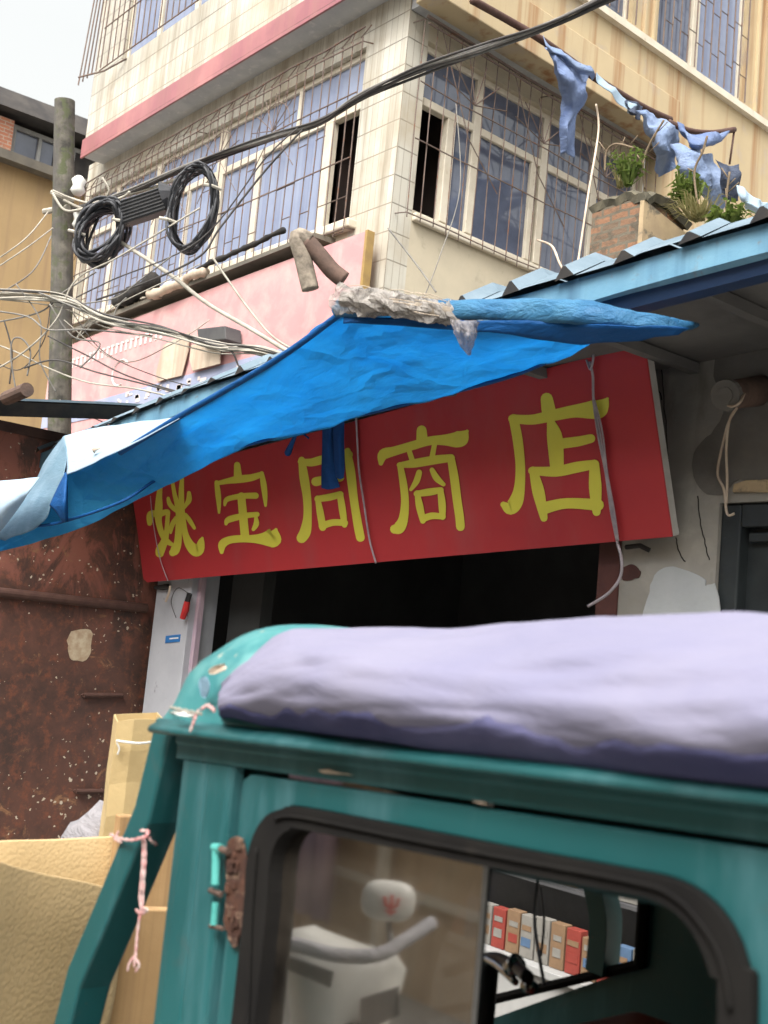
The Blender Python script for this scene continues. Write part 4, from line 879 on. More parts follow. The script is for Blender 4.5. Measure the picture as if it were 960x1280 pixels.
CH = [
 ('z1', [[(195, 218, 26), (187, 290, 36), (185, 350, 46), (182, 400, 46), (185, 450, 38), (205, 520, 34), (235, 560, 34), (262, 578, 24)],
         [(130, 452, 30), (132, 420, 42), (140, 395, 40), (190, 395, 38), (235, 382, 30), (245, 392, 18)],
         [(240, 392, 26), (236, 440, 26), (232, 500, 32), (218, 560, 44), (195, 610, 56), (190, 632, 50)],
         [(268, 212, 22), (280, 280, 26), (298, 350, 34), (306, 420, 38), (303, 500, 40), (298, 570, 46), (282, 612, 56), (268, 628, 44)],
         [(324, 186, 24), (320, 260, 32), (322, 350, 34), (330, 440, 36), (345, 520, 38), (370, 580, 56), (405, 615, 70), (428, 605, 62), (440, 560, 38), (446, 540, 16)],
         [(241, 302, 20), (250, 335, 28), (275, 365, 26), (295, 385, 16)], [(290, 420, 28), (266, 460, 30), (256, 508, 16)],
         [(366, 270, 24), (366, 310, 34), (350, 340, 24), (335, 365, 14)], [(345, 400, 22), (370, 435, 28), (398, 480, 20)]]),
 ('z1', [[(655, 102, 38), (658, 150, 46), (660, 185, 52)], [(533, 212, 24), (600, 198, 34), (660, 188, 46), (740, 178, 42), (800, 158, 32)],
         [(532, 206, 26), (540, 270, 34), (545, 330, 28), (546, 388, 14)], [(802, 152, 26), (814, 220, 36), (822, 290, 30), (825, 345, 16)],
         [(580, 342, 16), (592, 310, 30), (640, 295, 32), (700, 287, 34), (766, 286, 38)], [(680, 290, 48), (690, 400, 50), (703, 540, 52)],
         [(588, 455, 20), (605, 430, 38), (690, 408, 36), (775, 398, 30)], [(562, 625, 24), (566, 580, 50), (600, 555, 46), (660, 545, 44), (740, 545, 46), (800, 545, 66), (845, 542, 100), (872, 535, 110), (888, 490, 20)],
         [(768, 415, 20), (770, 455, 34), (752, 488, 22)]]),
 ('z2', [[(104, 288, 32), (115, 370, 44), (130, 470, 40), (132, 560, 40), (122, 630, 54), (104, 662, 50)], [(100, 296, 30), (150, 300, 38), (210, 285, 42), (330, 262, 40)],
         [(324, 246, 32), (338, 340, 44), (355, 480, 40), (374, 600, 42), (386, 660, 42)], [(172, 392, 44), (215, 383, 40), (290, 372, 38)],
         [(180, 470, 24), (193, 540, 34), (205, 612, 34)], [(180, 475, 30), (240, 466, 34), (290, 452, 30)], [(288, 452, 30), (300, 530, 34), (310, 600, 26)], [(202, 604, 34), (255, 588, 32), (312, 590, 30)]]),
 ('z2', [[(680, 146, 48), (682, 195, 56)], [(484, 304, 22), (496, 262, 52), (550, 245, 44), (640, 218, 42), (720, 196, 42), (790, 192, 52), (850, 190, 76), (876, 176, 72), (898, 150, 16)],
         [(618, 238, 24), (638, 300, 26)], [(742, 212, 24), (728, 285, 26)], [(572, 312, 24), (640, 305, 40), (740, 288, 42), (822, 278, 36)],
         [(576, 312, 28), (592, 400, 36), (600, 490, 38), (592, 570, 46), (572, 612, 58), (550, 620, 44)], [(820, 278, 36), (836, 370, 42), (850, 480, 42), (862, 560, 42), (866, 608, 42)],
         [(668, 348, 28), (655, 390, 30), (628, 430, 16)], [(730, 336, 24), (752, 375, 32), (785, 405, 20)],
         [(658, 445, 24), (670, 510, 36), (686, 580, 28)], [(655, 450, 28), (715, 442, 36), (772, 432, 28)], [(770, 434, 28), (778, 500, 36), (780, 562, 28)], [(686, 570, 34), (730, 556, 32), (782, 560, 28)]]),
 ('z3', [[(308, 290, 56), (316, 340, 64), (322, 375, 58)], [(150, 382, 40), (240, 386, 46), (330, 368, 52), (430, 348, 58), (500, 342, 78), (545, 335, 92), (570, 315, 60), (588, 290, 14)],
         [(155, 382, 44), (174, 480, 46), (186, 600, 44), (182, 700, 50), (165, 765, 66), (138, 795, 60), (108, 778, 28)], [(330, 408, 44), (345, 470, 72), (355, 600, 64)],
         [(370, 497, 48), (450, 487, 46), (512, 473, 40)], [(240, 622, 36), (350, 625, 48), (450, 605, 50), (530, 592, 42)],
         [(245, 620, 36), (270, 720, 56), (295, 840, 34)], [(528, 592, 44), (532, 700, 58), (538, 812, 38)], [(295, 795, 56), (400, 772, 48), (545, 780, 54)]]),
]
CN = ('yao', 'bao', 'tong', 'shang', 'dian')
for ci, (zk, strokes) in enumerate(CH):
    sc, ox, oy = STR[zk]; m = MB()
    for si, st in enumerate(strokes):
        lift = .0015 + .0004 * si
        pts = cr(st, 5) if len(st) > 2 else [tuple(st[0][k] + (st[1][k] - st[0][k]) * t / 4 for k in range(3)) for t in range(5)]
        L_, R2 = [], []
        for i, (x, y, w) in enumerate(pts):
            a, b = pts[max(i - 1, 0)], pts[min(i + 1, len(pts) - 1)]; dx, dy = b[0] - a[0], b[1] - a[1]; l = math.hypot(dx, dy) or 1
            nx, ny = -dy / l * w / 2, dx / l * w / 2; L_.append((x + nx, y + ny)); R2.append((x - nx, y - ny))
        def cap(p, a, b):   # round end from a to b about p
            x, y, w = p; a0 = math.atan2(a[1] - y, a[0] - x); out = []
            for k in range(1, 6): out.append((x + w / 2 * math.cos(a0 + math.pi * k / 6), y + w / 2 * math.sin(a0 + math.pi * k / 6)))
            return out
        W3 = lambda q: SG(ox + q[0] / sc, oy + q[1] / sc, lift)
        for i in range(len(pts) - 1): m.quad(W3(L_[i]), W3(L_[i + 1]), W3(R2[i + 1]), W3(R2[i]))
        e0 = cap(pts[0], L_[0], R2[0]); m.quad(*([W3(L_[0])] + [W3(q) for q in e0] + [W3(R2[0])]))
        e1 = cap(pts[-1], R2[-1], L_[-1]); m.quad(*([W3(R2[-1])] + [W3(q) for q in e1] + [W3(L_[-1])]))
    # normals must all face the street
    o = m.build('lettering', 'letter', sign)
# strings over the sign
def sgtube(pts, r, mk, lift=.02): return MB().tube(cr([SG(a, b, lift) for a, b in pts], 6), r, 6)
m = sgtube([(737, 452), (741, 470), (742, 500), (748, 545), (757, 590), (764, 640), (772, 680)], .006, 'string'); m.tube(cr([SG(772, 680, .02), SG(777, 700, .04), SG(775, 722, .06), SG(760, 742, .08), SG(735, 758, .1)], 6), .007, 6)
m.tube(cr([SG(733, 450, .02), SG(738, 462, .03), SG(742, 446, .03), (SG(741, 440, .02))], 4), .006, 5)
for k in range(3):
    pts = [SG(741 + k, 500, .022), SG(747 + 3 * k, 540, .025), SG(757 + k, 590, .022), SG(764 + 2 * k, 640, .025), SG(771 + k, 676, .022)]; m.tube(cr(pts, 5), .0045, 4)
tag(m.build('plastic_string', 'string', smooth=True), 'white plastic string hanging over the right end of the red sign', 'string')
m = sgtube([(445, 518), (447, 560), (449, 590), (455, 630), (462, 675), (470, 704)], .006, 'string'); tag(m.build('plastic_string', 'string', smooth=True), 'white plastic string hanging over the middle of the red sign', 'string')
m = sgtube([(188, 620), (191, 650), (196, 680), (202, 705), (210, 726)], .0035, 'string'); tag(m.build('plastic_string', 'string', smooth=True), 'thin faint string over the first character at the left end of the sign', 'string')

# ================================================================== TARPAULINS
U = [(0, 668, 2.45), (45, 630, 2.47), (80, 594, 2.5), (150, 566, 2.52), (222, 522, 2.56), (345, 450, 2.64), (428, 390, 2.7), (520, 403, 2.80), (600, 408, 2.88), (700, 414, 2.99), (745, 418, 3.05)]
L_ = [(-4, 690, 2.5), (75, 668, 2.58), (150, 640, 2.7), (215, 604, 2.82), (300, 560, 3.02), (400, 532, 3.16), (480, 513, 3.22), (560, 493, 3.26), (640, 471, 3.28), (700, 446, 3.26), (742, 424, 3.18)]
tp = thing('blue_tarpaulin', 'bright blue tarpaulin awning stretched down to the left over the red sign', 'tarpaulin', tuple(PY(400, 480, 3.0)))
ctrl = []
for (a, b) in zip(U, L_):
    u, l = PY(*a), PY(*b); r = []
    for t in (0, .33, .66, 1):
        p = u.lerp(l, t); sag = .015 * math.sin(math.pi * t); r.append(p + Vector((0, 0, -sag * .6)))
    ctrl.append(r)
g = patch(ctrl, 14, 10)
# tension folds fanning from the pole end down to the lower left, and from the right-hand knot
for i, r in enumerate(g):
    for j, p in enumerate(r):
        s_ = i / (len(g) - 1); t = j / (len(r) - 1)
        f1 = (1 - 2 * abs(math.sin(s_ * 21 + t * 6 + 1.5 * math.sin(s_ * 9)))) * .020 * math.sin(math.pi * min(1, t * 1.05)) * (.5 + .5 * math.sin(s_ * 6 + 1))
        f2 = .03 * noise.noise(Vector((s_ * 7, t * 3 + s_ * 5, 1))) + .012 * noise.noise(Vector((s_ * 30, t * 6 + s_ * 16, 5)))
        g[i][j] = p + Vector((0, -.3, 1)) * (f1 * .6 + f2) * (math.sin(math.pi * s_) ** .4 if 0 < s_ < 1 else 0)
m = MB(); m.grid(g); m.build('sheet', 'tarp', tp, smooth=True, solid=.003)
# dark hem along lower edge (doubled cloth) and the hanging lower flap on the left
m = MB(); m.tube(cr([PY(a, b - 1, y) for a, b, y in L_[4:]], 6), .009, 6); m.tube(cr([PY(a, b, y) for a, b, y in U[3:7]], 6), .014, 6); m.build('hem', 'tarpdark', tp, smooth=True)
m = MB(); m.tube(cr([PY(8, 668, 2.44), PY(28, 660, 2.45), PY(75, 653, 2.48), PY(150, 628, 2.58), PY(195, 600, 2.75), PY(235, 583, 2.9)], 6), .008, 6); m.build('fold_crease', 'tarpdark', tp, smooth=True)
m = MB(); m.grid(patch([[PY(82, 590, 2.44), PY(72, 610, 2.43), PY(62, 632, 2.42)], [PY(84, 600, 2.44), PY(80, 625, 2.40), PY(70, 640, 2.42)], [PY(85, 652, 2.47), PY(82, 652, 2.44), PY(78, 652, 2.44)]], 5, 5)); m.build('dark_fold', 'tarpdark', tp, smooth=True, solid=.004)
# roll at the front edge from pole end to the wall
pts = [(426, 385, 2.66), (470, 385, 2.70), (540, 387, 2.78), (600, 388, 2.85), (680, 388, 2.94), (740, 393, 3.0), (800, 401, 3.08), (850, 407, 3.2), (872, 406, 3.45)]
q = cr([PY(*p) for p in pts], 6); n = len(q); m = MB(); base = len(m.v)
rows = []
for i, p in enumerate(q):
    s_ = i / (n - 1); r0 = (.034 + .008 * s_) * (1 - .85 * max(0, (s_ - .62) / .38)); ring = []
    for k in range(16):
        a = 2 * math.pi * k / 16; rr = r0 * (1 + .35 * noise.noise(Vector((s_ * 9, math.cos(a) * 1.2, math.sin(a) * 1.2))) + .15 * noise.noise(Vector((s_ * 40, math.cos(a) * 2, math.sin(a) * 2))))
        ring.append(p + Vector((.5 * rr * math.cos(a), rr * math.cos(a), rr * math.sin(a) * 1.15)))
    rows.append(ring)
m.grid(rows, closed=True); m.build('rolled_edge', 'tarproll', tp, smooth=True)
# dark loose lap hanging under the roll (shadow side of the awning)
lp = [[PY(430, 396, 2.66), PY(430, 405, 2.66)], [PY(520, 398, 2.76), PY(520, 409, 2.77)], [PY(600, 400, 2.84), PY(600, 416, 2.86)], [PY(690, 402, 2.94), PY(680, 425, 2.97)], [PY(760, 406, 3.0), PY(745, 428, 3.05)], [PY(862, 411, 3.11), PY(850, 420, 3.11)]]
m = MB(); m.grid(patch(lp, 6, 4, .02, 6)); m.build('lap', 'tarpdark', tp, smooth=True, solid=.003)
# bleached panels on the left
wt = thing('white_tarpaulin', 'bleached whitish tarpaulin lying over the left end of the blue awning', 'tarpaulin', tuple(PY(150, 545, 2.6)))
m = MB(); m.grid(patch([[PY(80, 545, 2.62), PY(84, 570, 2.52), PY(84, 594, 2.475)], [PY(120, 535, 2.70), PY(122, 556, 2.58), PY(120, 578, 2.49)], [PY(170, 528, 2.76), PY(175, 540, 2.64), PY(172, 553, 2.51)], [PY(224, 521, 2.8), PY(224, 522, 2.65), PY(224, 523, 2.54)]], 8, 8, .010, 3.5)); m.build('sheet', 'tarpwhite', wt, smooth=True, solid=.003)
m = MB(); m.grid(patch([[PY(79, 545, 2.61), PY(84, 570, 2.515), PY(80, 596, 2.46)], [PY(58, 576, 2.56), PY(66, 595, 2.47), PY(66, 618, 2.44)], [PY(30, 622, 2.5), PY(36, 632, 2.44), PY(52, 655, 2.43)], [PY(-8, 672, 2.45), PY(0, 674, 2.43), PY(6, 676, 2.42)]], 8, 8, .012, 5)); m.build('side_panel', 'tarpgrey', wt, smooth=True, solid=.003)
m = MB(); p = PY(118, 566, 2.53); m.tube([p, p + Vector((.03, -.02, .01)), p + Vector((.06, 0, .02))], [.004, .012, .003], 6); tag(m.build('dead_leaf', 'creamboard'), 'small dead leaf lying on the bleached tarpaulin', 'leaf')
m = MB(); m.grid(patch([[PY(-60, 606, 2.3), PY(0, 601, 2.3), PY(50, 597, 2.35)], [PY(-60, 640, 2.2), PY(0, 630, 2.2), PY(30, 625, 2.3)], [PY(-60, 690, 2.15), PY(-20, 680, 2.2), PY(0, 664, 2.35)]], 7, 7, .008, 3)); tag(m.build('tarpaulin', 'tarpwhite', smooth=True, solid=.003), 'pale tarpaulin corner entering at the left edge below the corrugated eave', 'tarpaulin')
# pole end wrapped in clear plastic
pw = thing('awning_pole', 'awning pole wrapped in crinkled dirty plastic with a dangling bag end', 'pole', tuple(PY(430, 375, 2.6)))
q = cr([PY(428, 374, 2.58), PY(480, 379, 2.66), PY(540, 388, 2.76), PY(596, 398, 2.88)], 12); m = MB(); m.tube(q, .032, 12); m.build('pole', 'bamboo', pw, smooth=True)
rows = []; n = len(q)
for i, p in enumerate(q):
    s_ = i / (n - 1); r0 = .050 - .008 * s_ + .012 * math.exp(-s_ * 12); ring = []
    for k in range(20):
        a = 2 * math.pi * k / 20; rr = r0 * (1 + .5 * noise.noise(Vector((s_ * 12, math.cos(a) * 2, math.sin(a) * 2))) + .3 * noise.noise(Vector((s_ * 44, math.cos(a) * 4, math.sin(a) * 4))))
        ring.append(p + Vector((0, rr * math.cos(a), rr * math.sin(a))))
    rows.append(ring)
m = MB(); m.grid(rows, closed=True); m.build('plastic_wrap', 'film', pw)
m = MB(); m.grid(patch([[PY(562, 398, 2.78), PY(580, 400, 2.74), PY(599, 402, 2.8)], [PY(568, 415, 2.78), PY(582, 416, 2.70), PY(596, 415, 2.8)], [PY(574, 430, 2.78), PY(584, 432, 2.73), PY(592, 430, 2.8)], [PY(584, 443, 2.78), PY(586, 444, 2.77), PY(588, 443, 2.78)]], 6, 6, .02, 14)); m.build('bag_end', 'film2', pw, solid=.002)
m = MB()
for k in range(9):
    s0 = R.randrange(2, n - 8); a = R.uniform(-.5, 1.8); off = Vector((0, -.055 * math.cos(a), .055 * math.sin(a))); m = MB(); m.tube([q[s0] + off, q[s0 + 3] + off * 1.12, q[s0 + 6] + off], .0016, 4); m.build('tape', 'creamboard', pw)
# cloth ties hanging from the awning
m = MB(); ct = [[SG(403, 516, .05), SG(412, 515, .07), SG(418, 514, .05)], [SG(403, 555, .05), SG(411, 556, .08), SG(417, 555, .05)], [SG(402, 590, .05), SG(410, 592, .07), SG(420, 590, .05)], [SG(402, 610, .05), SG(412, 612, .06), SG(425, 609, .05)]]
m.grid(patch(ct, 6, 5)); tag(m.build('cloth_strip', 'bluestrip', smooth=True, solid=.004), 'long dark blue cloth strip hanging over the middle character', 'cloth strip')
m = MB(); ct = [[SG(416, 515, .09), SG(424, 514, .10), SG(431, 513, .09)], [SG(417, 550, .09), SG(424, 551, .12), SG(430, 550, .09)], [SG(418, 580, .09), SG(425, 584, .11), SG(431, 582, .09)], [SG(420, 596, .09), SG(425, 599, .10), SG(430, 597, .09)]]
m.grid(patch(ct, 6, 5)); tag(m.build('cloth_strip', 'bluestrip', smooth=True, solid=.004), 'shorter blue cloth strip in front of the longer one over the sign', 'cloth strip')
m = MB(); m.tube(cr([SG(374, 534, .06), SG(369, 545, .08), SG(364, 556, .07), SG(359, 568, .06)], 5), [.012, .02, .014, .013, .012, .011, .012, .013, .014, .015, .016, .018, .020, .021, .022, .016], 8); m.tube([SG(374, 538, .07), SG(380, 543, .08), SG(386, 548, .07)], .006, 5)
tag(m.build('knotted_strap', 'bluestrip', smooth=True), 'short knotted navy strap dangling left of the blue cloth strips', 'strap')

# ================================================================== TEAL THREE-WHEELED TRUCK
TY = 1.1
trk = thing('cargo_tricycle', 'teal enclosed cargo tricycle with a black sealed side window and slanted front pillar', 'tricycle', (-1.1, 1.6, 0))
T = lambda a, b, y=TY: PY(a, b, y)
def line(p, q, px, y=TY):
    t = (px - p[0]) / (q[0] - p[0]); return T(px, p[1] + (q[1] - p[1]) * t, y)
# side rail between gutter and door
def sloped(profile, x0, x1, zref, n=24):
    """profile: (y, dz, k) swept along x; zref(x) gives the gutter height"""
    return [[Vector((x0 + (x1 - x0) * i / n, y, zref(x0 + (x1 - x0) * i / n) + dz)) for y, dz in profile] for i in range(n + 1)]
gA, gB = T(240, 917, 1.06), T(960, 1001, 1.06)
zg = lambda x: gA.z + (gB.z - gA.z) * (x - gA.x) / (gB.x - gA.x)
dA, dB = T(300, 961), T(960, 1056)
zd = lambda x: dA.z + (dB.z - dA.z) * (x - dA.x) / (dB.x - dA.x)
XF, XR = T(222, 930).x, .95
m = MB(); m.grid([[Vector((x, y, zg(x) + dz)) for y, dz in ((1.115, .024), (1.078, .016), (1.058, .004), (1.056, -.001), (1.060, -.005), (1.094, -.008))] for x in [XF - .035 + (XR - XF) * i / 30 for i in range(31)]])
m.build('roof_gutter', 'paint', trk, smooth=True, solid=.004)
m = MB(); m.grid([[Vector((x, y, z)) for y, z in ((1.095, zg(x) - .010), (1.095, zg(x) * .5 + zd(x) * .5 + .006), (1.100, zg(x) * .5 + zd(x) * .5 + .001), (1.100, zd(x) + .003), (1.15, zd(x) + .002))] for x in [XF + (XR - XF) * i / 30 for i in range(31)]])
m.build('side_rail', 'paint', trk)
# front post (fixed panel)
prof = [(222, 1.150), (223, 1.118), (227, 1.103), (236, 1.100), (258, 1.100), (260, 1.1015), (262, 1.100), (284, 1.100), (288, 1.104), (292, 1.104), (293.5, 1.12)]
rows = []
for (yy, zz) in ((0, None), (1, 1.0), (2, .9), (3, .35)):
    r = []
    for px, y in prof:
        x = T(px, 960, TY).x + (.03 if yy else 0) * 0
        r.append(Vector((x, y, zd(x) - .0 if yy == 0 else zz)))
    rows.append(r)
# above the door line the panel reaches the rail
for k, p in enumerate(rows[0]): rows[0][k] = Vector((p.x, p.y, zd(p.x) + .001))
m = MB(); m.grid(rows); m.build('front_post', 'paint', trk)
# door with window opening
def star(poly, c, angs):
    out = []
    for a in angs:
        d = (math.cos(a), math.sin(a)); best = None
        for i in range(len(poly)):
            x1, z1 = poly[i]; x2, z2 = poly[(i + 1) % len(poly)]; x1 -= c[0]; x2 -= c[0]; z1 -= c[1]; z2 -= c[1]
            ex, ez_ = x2 - x1, z2 - z1; den = d[0] * ez_ - d[1] * ex
            if abs(den) < 1e-12: continue
            t = (x1 * ez_ - z1 * ex) / den; u = (x1 * d[1] - z1 * d[0]) / den
            if t > 0 and -1e-6 <= u <= 1 + 1e-6 and (best is None or t > best): best = t
        out.append((c[0] + d[0] * best, c[1] + d[1] * best))
    return out
def ring(outer, inner, y, t, yin=None):
    c = (sum(p[0] for p in inner) / len(inner), sum(p[1] for p in inner) / len(inner))
    angs = sorted({round(math.atan2(p[1] - c[1], p[0] - c[0]), 4) for p in outer + inner})
    O, I = star(outer, c, angs), star(inner, c, angs)
    return hole_plate([(a, y, b) for a, b in O], [(a, y, b) for a, b in I], (0, 1, 0), t), O, I
def wl(pts): return [(T(a, b).x, T(a, b).z) for a, b in pts]
outer_w = wl([(309, 1150), (313, 1085), (322, 1045), (338, 1020), (358, 1011), (378, 1009), (500, 1032), (650, 1061), (780, 1085), (835, 1096), (872, 1112), (902, 1138), (925, 1175), (940, 1225), (946, 1262)])
inner_w = wl([(338, 1150), (342, 1090), (347, 1062), (356, 1045), (368, 1037), (380, 1036), (500, 1060), (650, 1090), (780, 1115), (812, 1121), (838, 1132), (860, 1150), (880, 1180), (896, 1225), (903, 1262)])
lo = .80
outer_w += [(outer_w[-1][0] + .01, lo + .06), (outer_w[-1][0] - .02, lo + .015), (outer_w[-1][0] - .07, lo), (outer_w[0][0] + .06, lo - .03), (outer_w[0][0] + .02, lo - .015), (outer_w[0][0] - .0, lo + .04)]
inner_w += [(inner_w[-1][0] + .005, lo + .09), (inner_w[-1][0] - .03, lo + .05), (inner_w[-1][0] - .08, lo + .04), (inner_w[0][0] + .06, lo + .01), (inner_w[0][0] + .02, lo + .025), (inner_w[0][0] - .0, lo + .08)]
outer_w = cr(outer_w, 3, closed=True); inner_w = cr(inner_w, 3, closed=True)
DX0, DX1 = T(299, 1000).x, -.50
outer_d = [(DX0, .38), (DX1, .38), (DX1, zd(DX1) - .006), ((DX0 + DX1) / 2, zd((DX0 + DX1) / 2) - .006), (DX0 + .02, zd(DX0) - .006), (DX0, zd(DX0) - .02)]
m, _, _ = ring(outer_d, outer_w, TY + .002, .035); door = m.build('door', 'paint', trk, bevel=.003)
# raised pressing round the window
m, O, I = ring(outer_w, inner_w, TY - .010, .05)
o = m.build('window_seal', 'rubber', door, bevel=.008, seg=3)
m = MB(); k = len(I); gx = T(598, 1180, 1.12).x
m.tube([Vector((T(600, 1180, 1.12).x, 1.122, z)) for z in (lo + .03, 1.42)], .006, 6); m.build('glass_edge', 'metal', door)
m = MB(); m.box((min(p[0] for p in inner_w) - .01, 1.118, lo), (gx, 1.122, 1.40)); m.build('window_glass', 'glass', door)
m = MB(); q = [T(329, 1060), T(324, 1120), T(321, 1180), T(318, 1290)]; q = [Vector((p.x, 1.087, p.z)) for p in q]; m.tube(cr(q, 5), .0035, 6)
q = [T(352, 1024), T(380, 1021), T(500, 1045), T(650, 1074), T(800, 1102), T(850, 1120), T(885, 1155), T(910, 1200), T(922, 1260)]; m.tube(cr([Vector((p.x, 1.087, p.z)) for p in q], 5), .003, 6); m.build('seal_bead', 'rubber', door, smooth=True)
# hinge
m = MB(); random.seed(3)
pts = [(288, 1052), (300, 1046), (309, 1056), (311, 1090), (308, 1130), (304, 1168), (297, 1184), (290, 1174), (284, 1150), (286, 1100)]; q = [(a + R.uniform(-1.5, 1.5), b + R.uniform(-2, 2)) for a, b in cr(pts, 3, closed=True)]
m.slab([Vector((T(a, b).x, TY - .003, T(a, b).z)) for a, b in q], (0, -1, 0), .004)
for k in range(14):
    p = T(R.uniform(289, 306), R.uniform(1056, 1172)); s_ = R.uniform(.003, .008); m.box((p.x - s_, TY - .012, p.z - s_), (p.x + s_, TY - .004, p.z + s_ * 1.5))
hg = m.build('hinge', 'hinge', door, bevel=.002)
m = MB(); m.tube([Vector((p.x, TY - .014, p.z)) for p in (T(279, 1062), T(278, 1105))], .007, 10); m.tube([Vector((p.x, TY - .014, p.z)) for p in (T(275, 1058), T(285, 1061))], [.006, .009], 8); m.tube([Vector((p.x, TY - .012, p.z)) for p in (T(277, 1128), T(275, 1155))], .006, 8); m.build('pin', 'mint', hg)
m = MB(); m.tube([Vector((p.x, TY - .014, p.z)) for p in (T(285, 1061), T(294, 1064))], .006, 8); m.build('knuckle', 'pipe_rust', hg); m = MB(); m.tube([Vector((p.x, TY - .010, p.z)) for p in (T(269, 1112), T(283, 1118))], .005, 6); m.build('knuckle', 'pipe_rust', hg); m = MB(); m.tube([Vector((p.x, TY - .010, p.z)) for p in (T(269, 1157), T(285, 1160))], .004, 6); m.build('knuckle', 'pipe_rust', hg)
# rear side panel, lower body
m = MB(); m.box((DX1 + .006, TY + .002, .38), (XR, TY + .04, zd(.2) - .02)); m.build('rear_panel', 'paint', trk, bevel=.004)
# far side with its own openings
FYW = 2.08
def far(px, py): return T(px, py, FYW)
m = MB()
xl, xr = far(610, 1150).x, .95
s0, s1 = far(537, 1271), far(803, 1207); sl = lambda x: s0.z + (s1.z - s0.z) * (x - s0.x) / (s1.x - s0.x)
xa = -2.14; xb = far(800, 1200).x
m.hexa([(xa, FYW, .3), (xb, FYW, .3), (xb, FYW + .03, .3), (xa, FYW + .03, .3)], [(xa, FYW, .62), (xb, FYW, sl(xb)), (xb, FYW + .03, sl(xb)), (xa, FYW + .03, .62)])
m.box((xb, FYW, .3), (xr, FYW + .03, 1.49)); m.hexa([(-1.9, FYW, 1.385), (xb, FYW, 1.40), (xb, FYW + .03, 1.40), (-1.9, FYW + .03, 1.385)], [(-1.9, FYW, 1.42), (xb, FYW, 1.47), (xb, FYW + .03, 1.47), (-1.9, FYW + .03, 1.42)])
m.build('far_wall', 'paint', trk)
m = MB(); q = cr([far(752, 1215), far(755, 1185), far(757, 1150), far(752, 1120), far(742, 1085)], 5); q.append(tuple(Vector(q[-1]) + Vector((0, 0, .06))))
m.tube(q, .03, rect=(.024, .028), up=Vector((0, 1, 0))); m.build('far_post', 'paint', trk, bevel=.006)
m = MB(); q = [s0 + Vector((-.35, -.005, (sl(s0.x - .35) - s0.z))), s0, s1]; m.tube([Vector(p) + Vector((0, -.008, .004)) for p in q], .012, 6); m.tube([s1 + Vector((0, -.008, 0)), s1 + Vector((0, -.008, .35))], .014, 6); m.build('far_seal', 'rubber', trk)
# cab rear wall, floor, lower skirt
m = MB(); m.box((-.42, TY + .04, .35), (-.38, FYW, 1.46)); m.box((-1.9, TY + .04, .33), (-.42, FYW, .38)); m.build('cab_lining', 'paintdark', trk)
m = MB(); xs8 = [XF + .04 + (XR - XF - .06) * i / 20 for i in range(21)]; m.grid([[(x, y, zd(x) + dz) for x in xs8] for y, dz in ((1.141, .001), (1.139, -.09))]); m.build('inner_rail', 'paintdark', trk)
# roof shell
sil = [(207, 903, 1.10), (212, 888, 1.10), (222, 866, 1.11), (240, 846, 1.13), (262, 831, 1.16), (290, 814, 1.2), (315, 795, 1.24), (335, 785, 1.28), (380, 779, 1.32), (450, 781, 1.35), (560, 783, 1.36), (620, 779, 1.36), (760, 771, 1.36), (860, 772, 1.36), (960, 769, 1.36), (1100, 778, 1.36)]
SP = [PY(a, b, y) for a, b, y in sil]; SPs = sorted([(p.x, p.z) for p in SP])
def ztop(x):
    if x <= SPs[0][0]: return SPs[0][1]
    for (a, b), (c, d) in zip(SPs, SPs[1:]):
        if a <= x <= c: return b + (d - b) * (x - a) / (c - a)
    return SPs[-1][1] + .05 * (x - SPs[-1][0])
rows = []; x0 = SPs[0][0]
for i in range(46):
    x = x0 + (XR - x0) * (i / 45) ** 1.5; zt = ztop(x) - (0 if x < -1.72 else min(.045, (x + 1.72) * .3)); zb = zg(x) + .018; r = []
    for j in range(29):
        t = -1 + 2 * j / 28; s_ = math.copysign(abs(t) ** .6, t); y = 1.60 + s_ * .515; e = max(0, 1 - abs(s_) ** 5) ** .42
        r.append(Vector((x, y, zb + max(0, zt - zb) * e + .003 * noise.noise(Vector((x * 9, y * 9, 0))))))
    rows.append(r)
m = MB(); m.grid(rows); m.build('roof', 'roofpaint_lit', trk, smooth=True)
# front slanted pillars and front end
def apil(y):
    q = [T(216, 903, 1.12), T(188, 1018, 1.12), T(140, 1135, 1.12), T(103, 1222, 1.12), T(87, 1285, 1.12)]; q = [Vector((p.x, y, p.z)) for p in q]; q.append(Vector((q[-1].x - .01, y, .45))); return q
for y in (1.135, 2.06):
    q = apil(y); m = MB(); m.tube(cr(q, 3) if False else q, .03, rect=(.031, .036), up=Vector((0, 1, 0))); m.build('front_pillar', 'paint', trk, bevel=.006)
qx = apil(1.1)[-1].x
m = MB(); m.hexa([(qx - .12, 1.18, .3), (qx + .02, 1.18, .3), (qx + .02, 2.02, .3), (qx - .12, 2.02, .3)], [(qx - .05, 1.18, .62), (qx + .02, 1.18, .62), (qx + .02, 2.02, .62), (qx - .05, 2.02, .62)]); m.build('front_cowl', 'paint', trk, bevel=.03)
def wheel(x, y, r):
    m = MB(); n = 28; rows = []
    for k in range(n):
        a = 2 * math.pi * k / n; rows.append([Vector((x + rr * math.cos(a), y + yy, r + rr * math.sin(a))) for rr, yy in ((r * .72, -.05), (r * .92, -.06), (r, -.03), (r, .03), (r * .92, .06), (r * .72, .05))])
    rows.append(rows[0]); m.grid(rows); w = m.build('wheel', 'rubber', trk, smooth=True)
    m = MB(); m.tube([(x, y - .045, r), (x, y + .045, r)], r * .72, 20); m.tube([(x, y - .07, r), (x, y + .07, r)], .04, 12); m.build('rim', 'paintdark', w)
wheel(qx - .1, 1.6, .25); wheel(.3, 1.22, .25); wheel(.3, 1.98, .25)
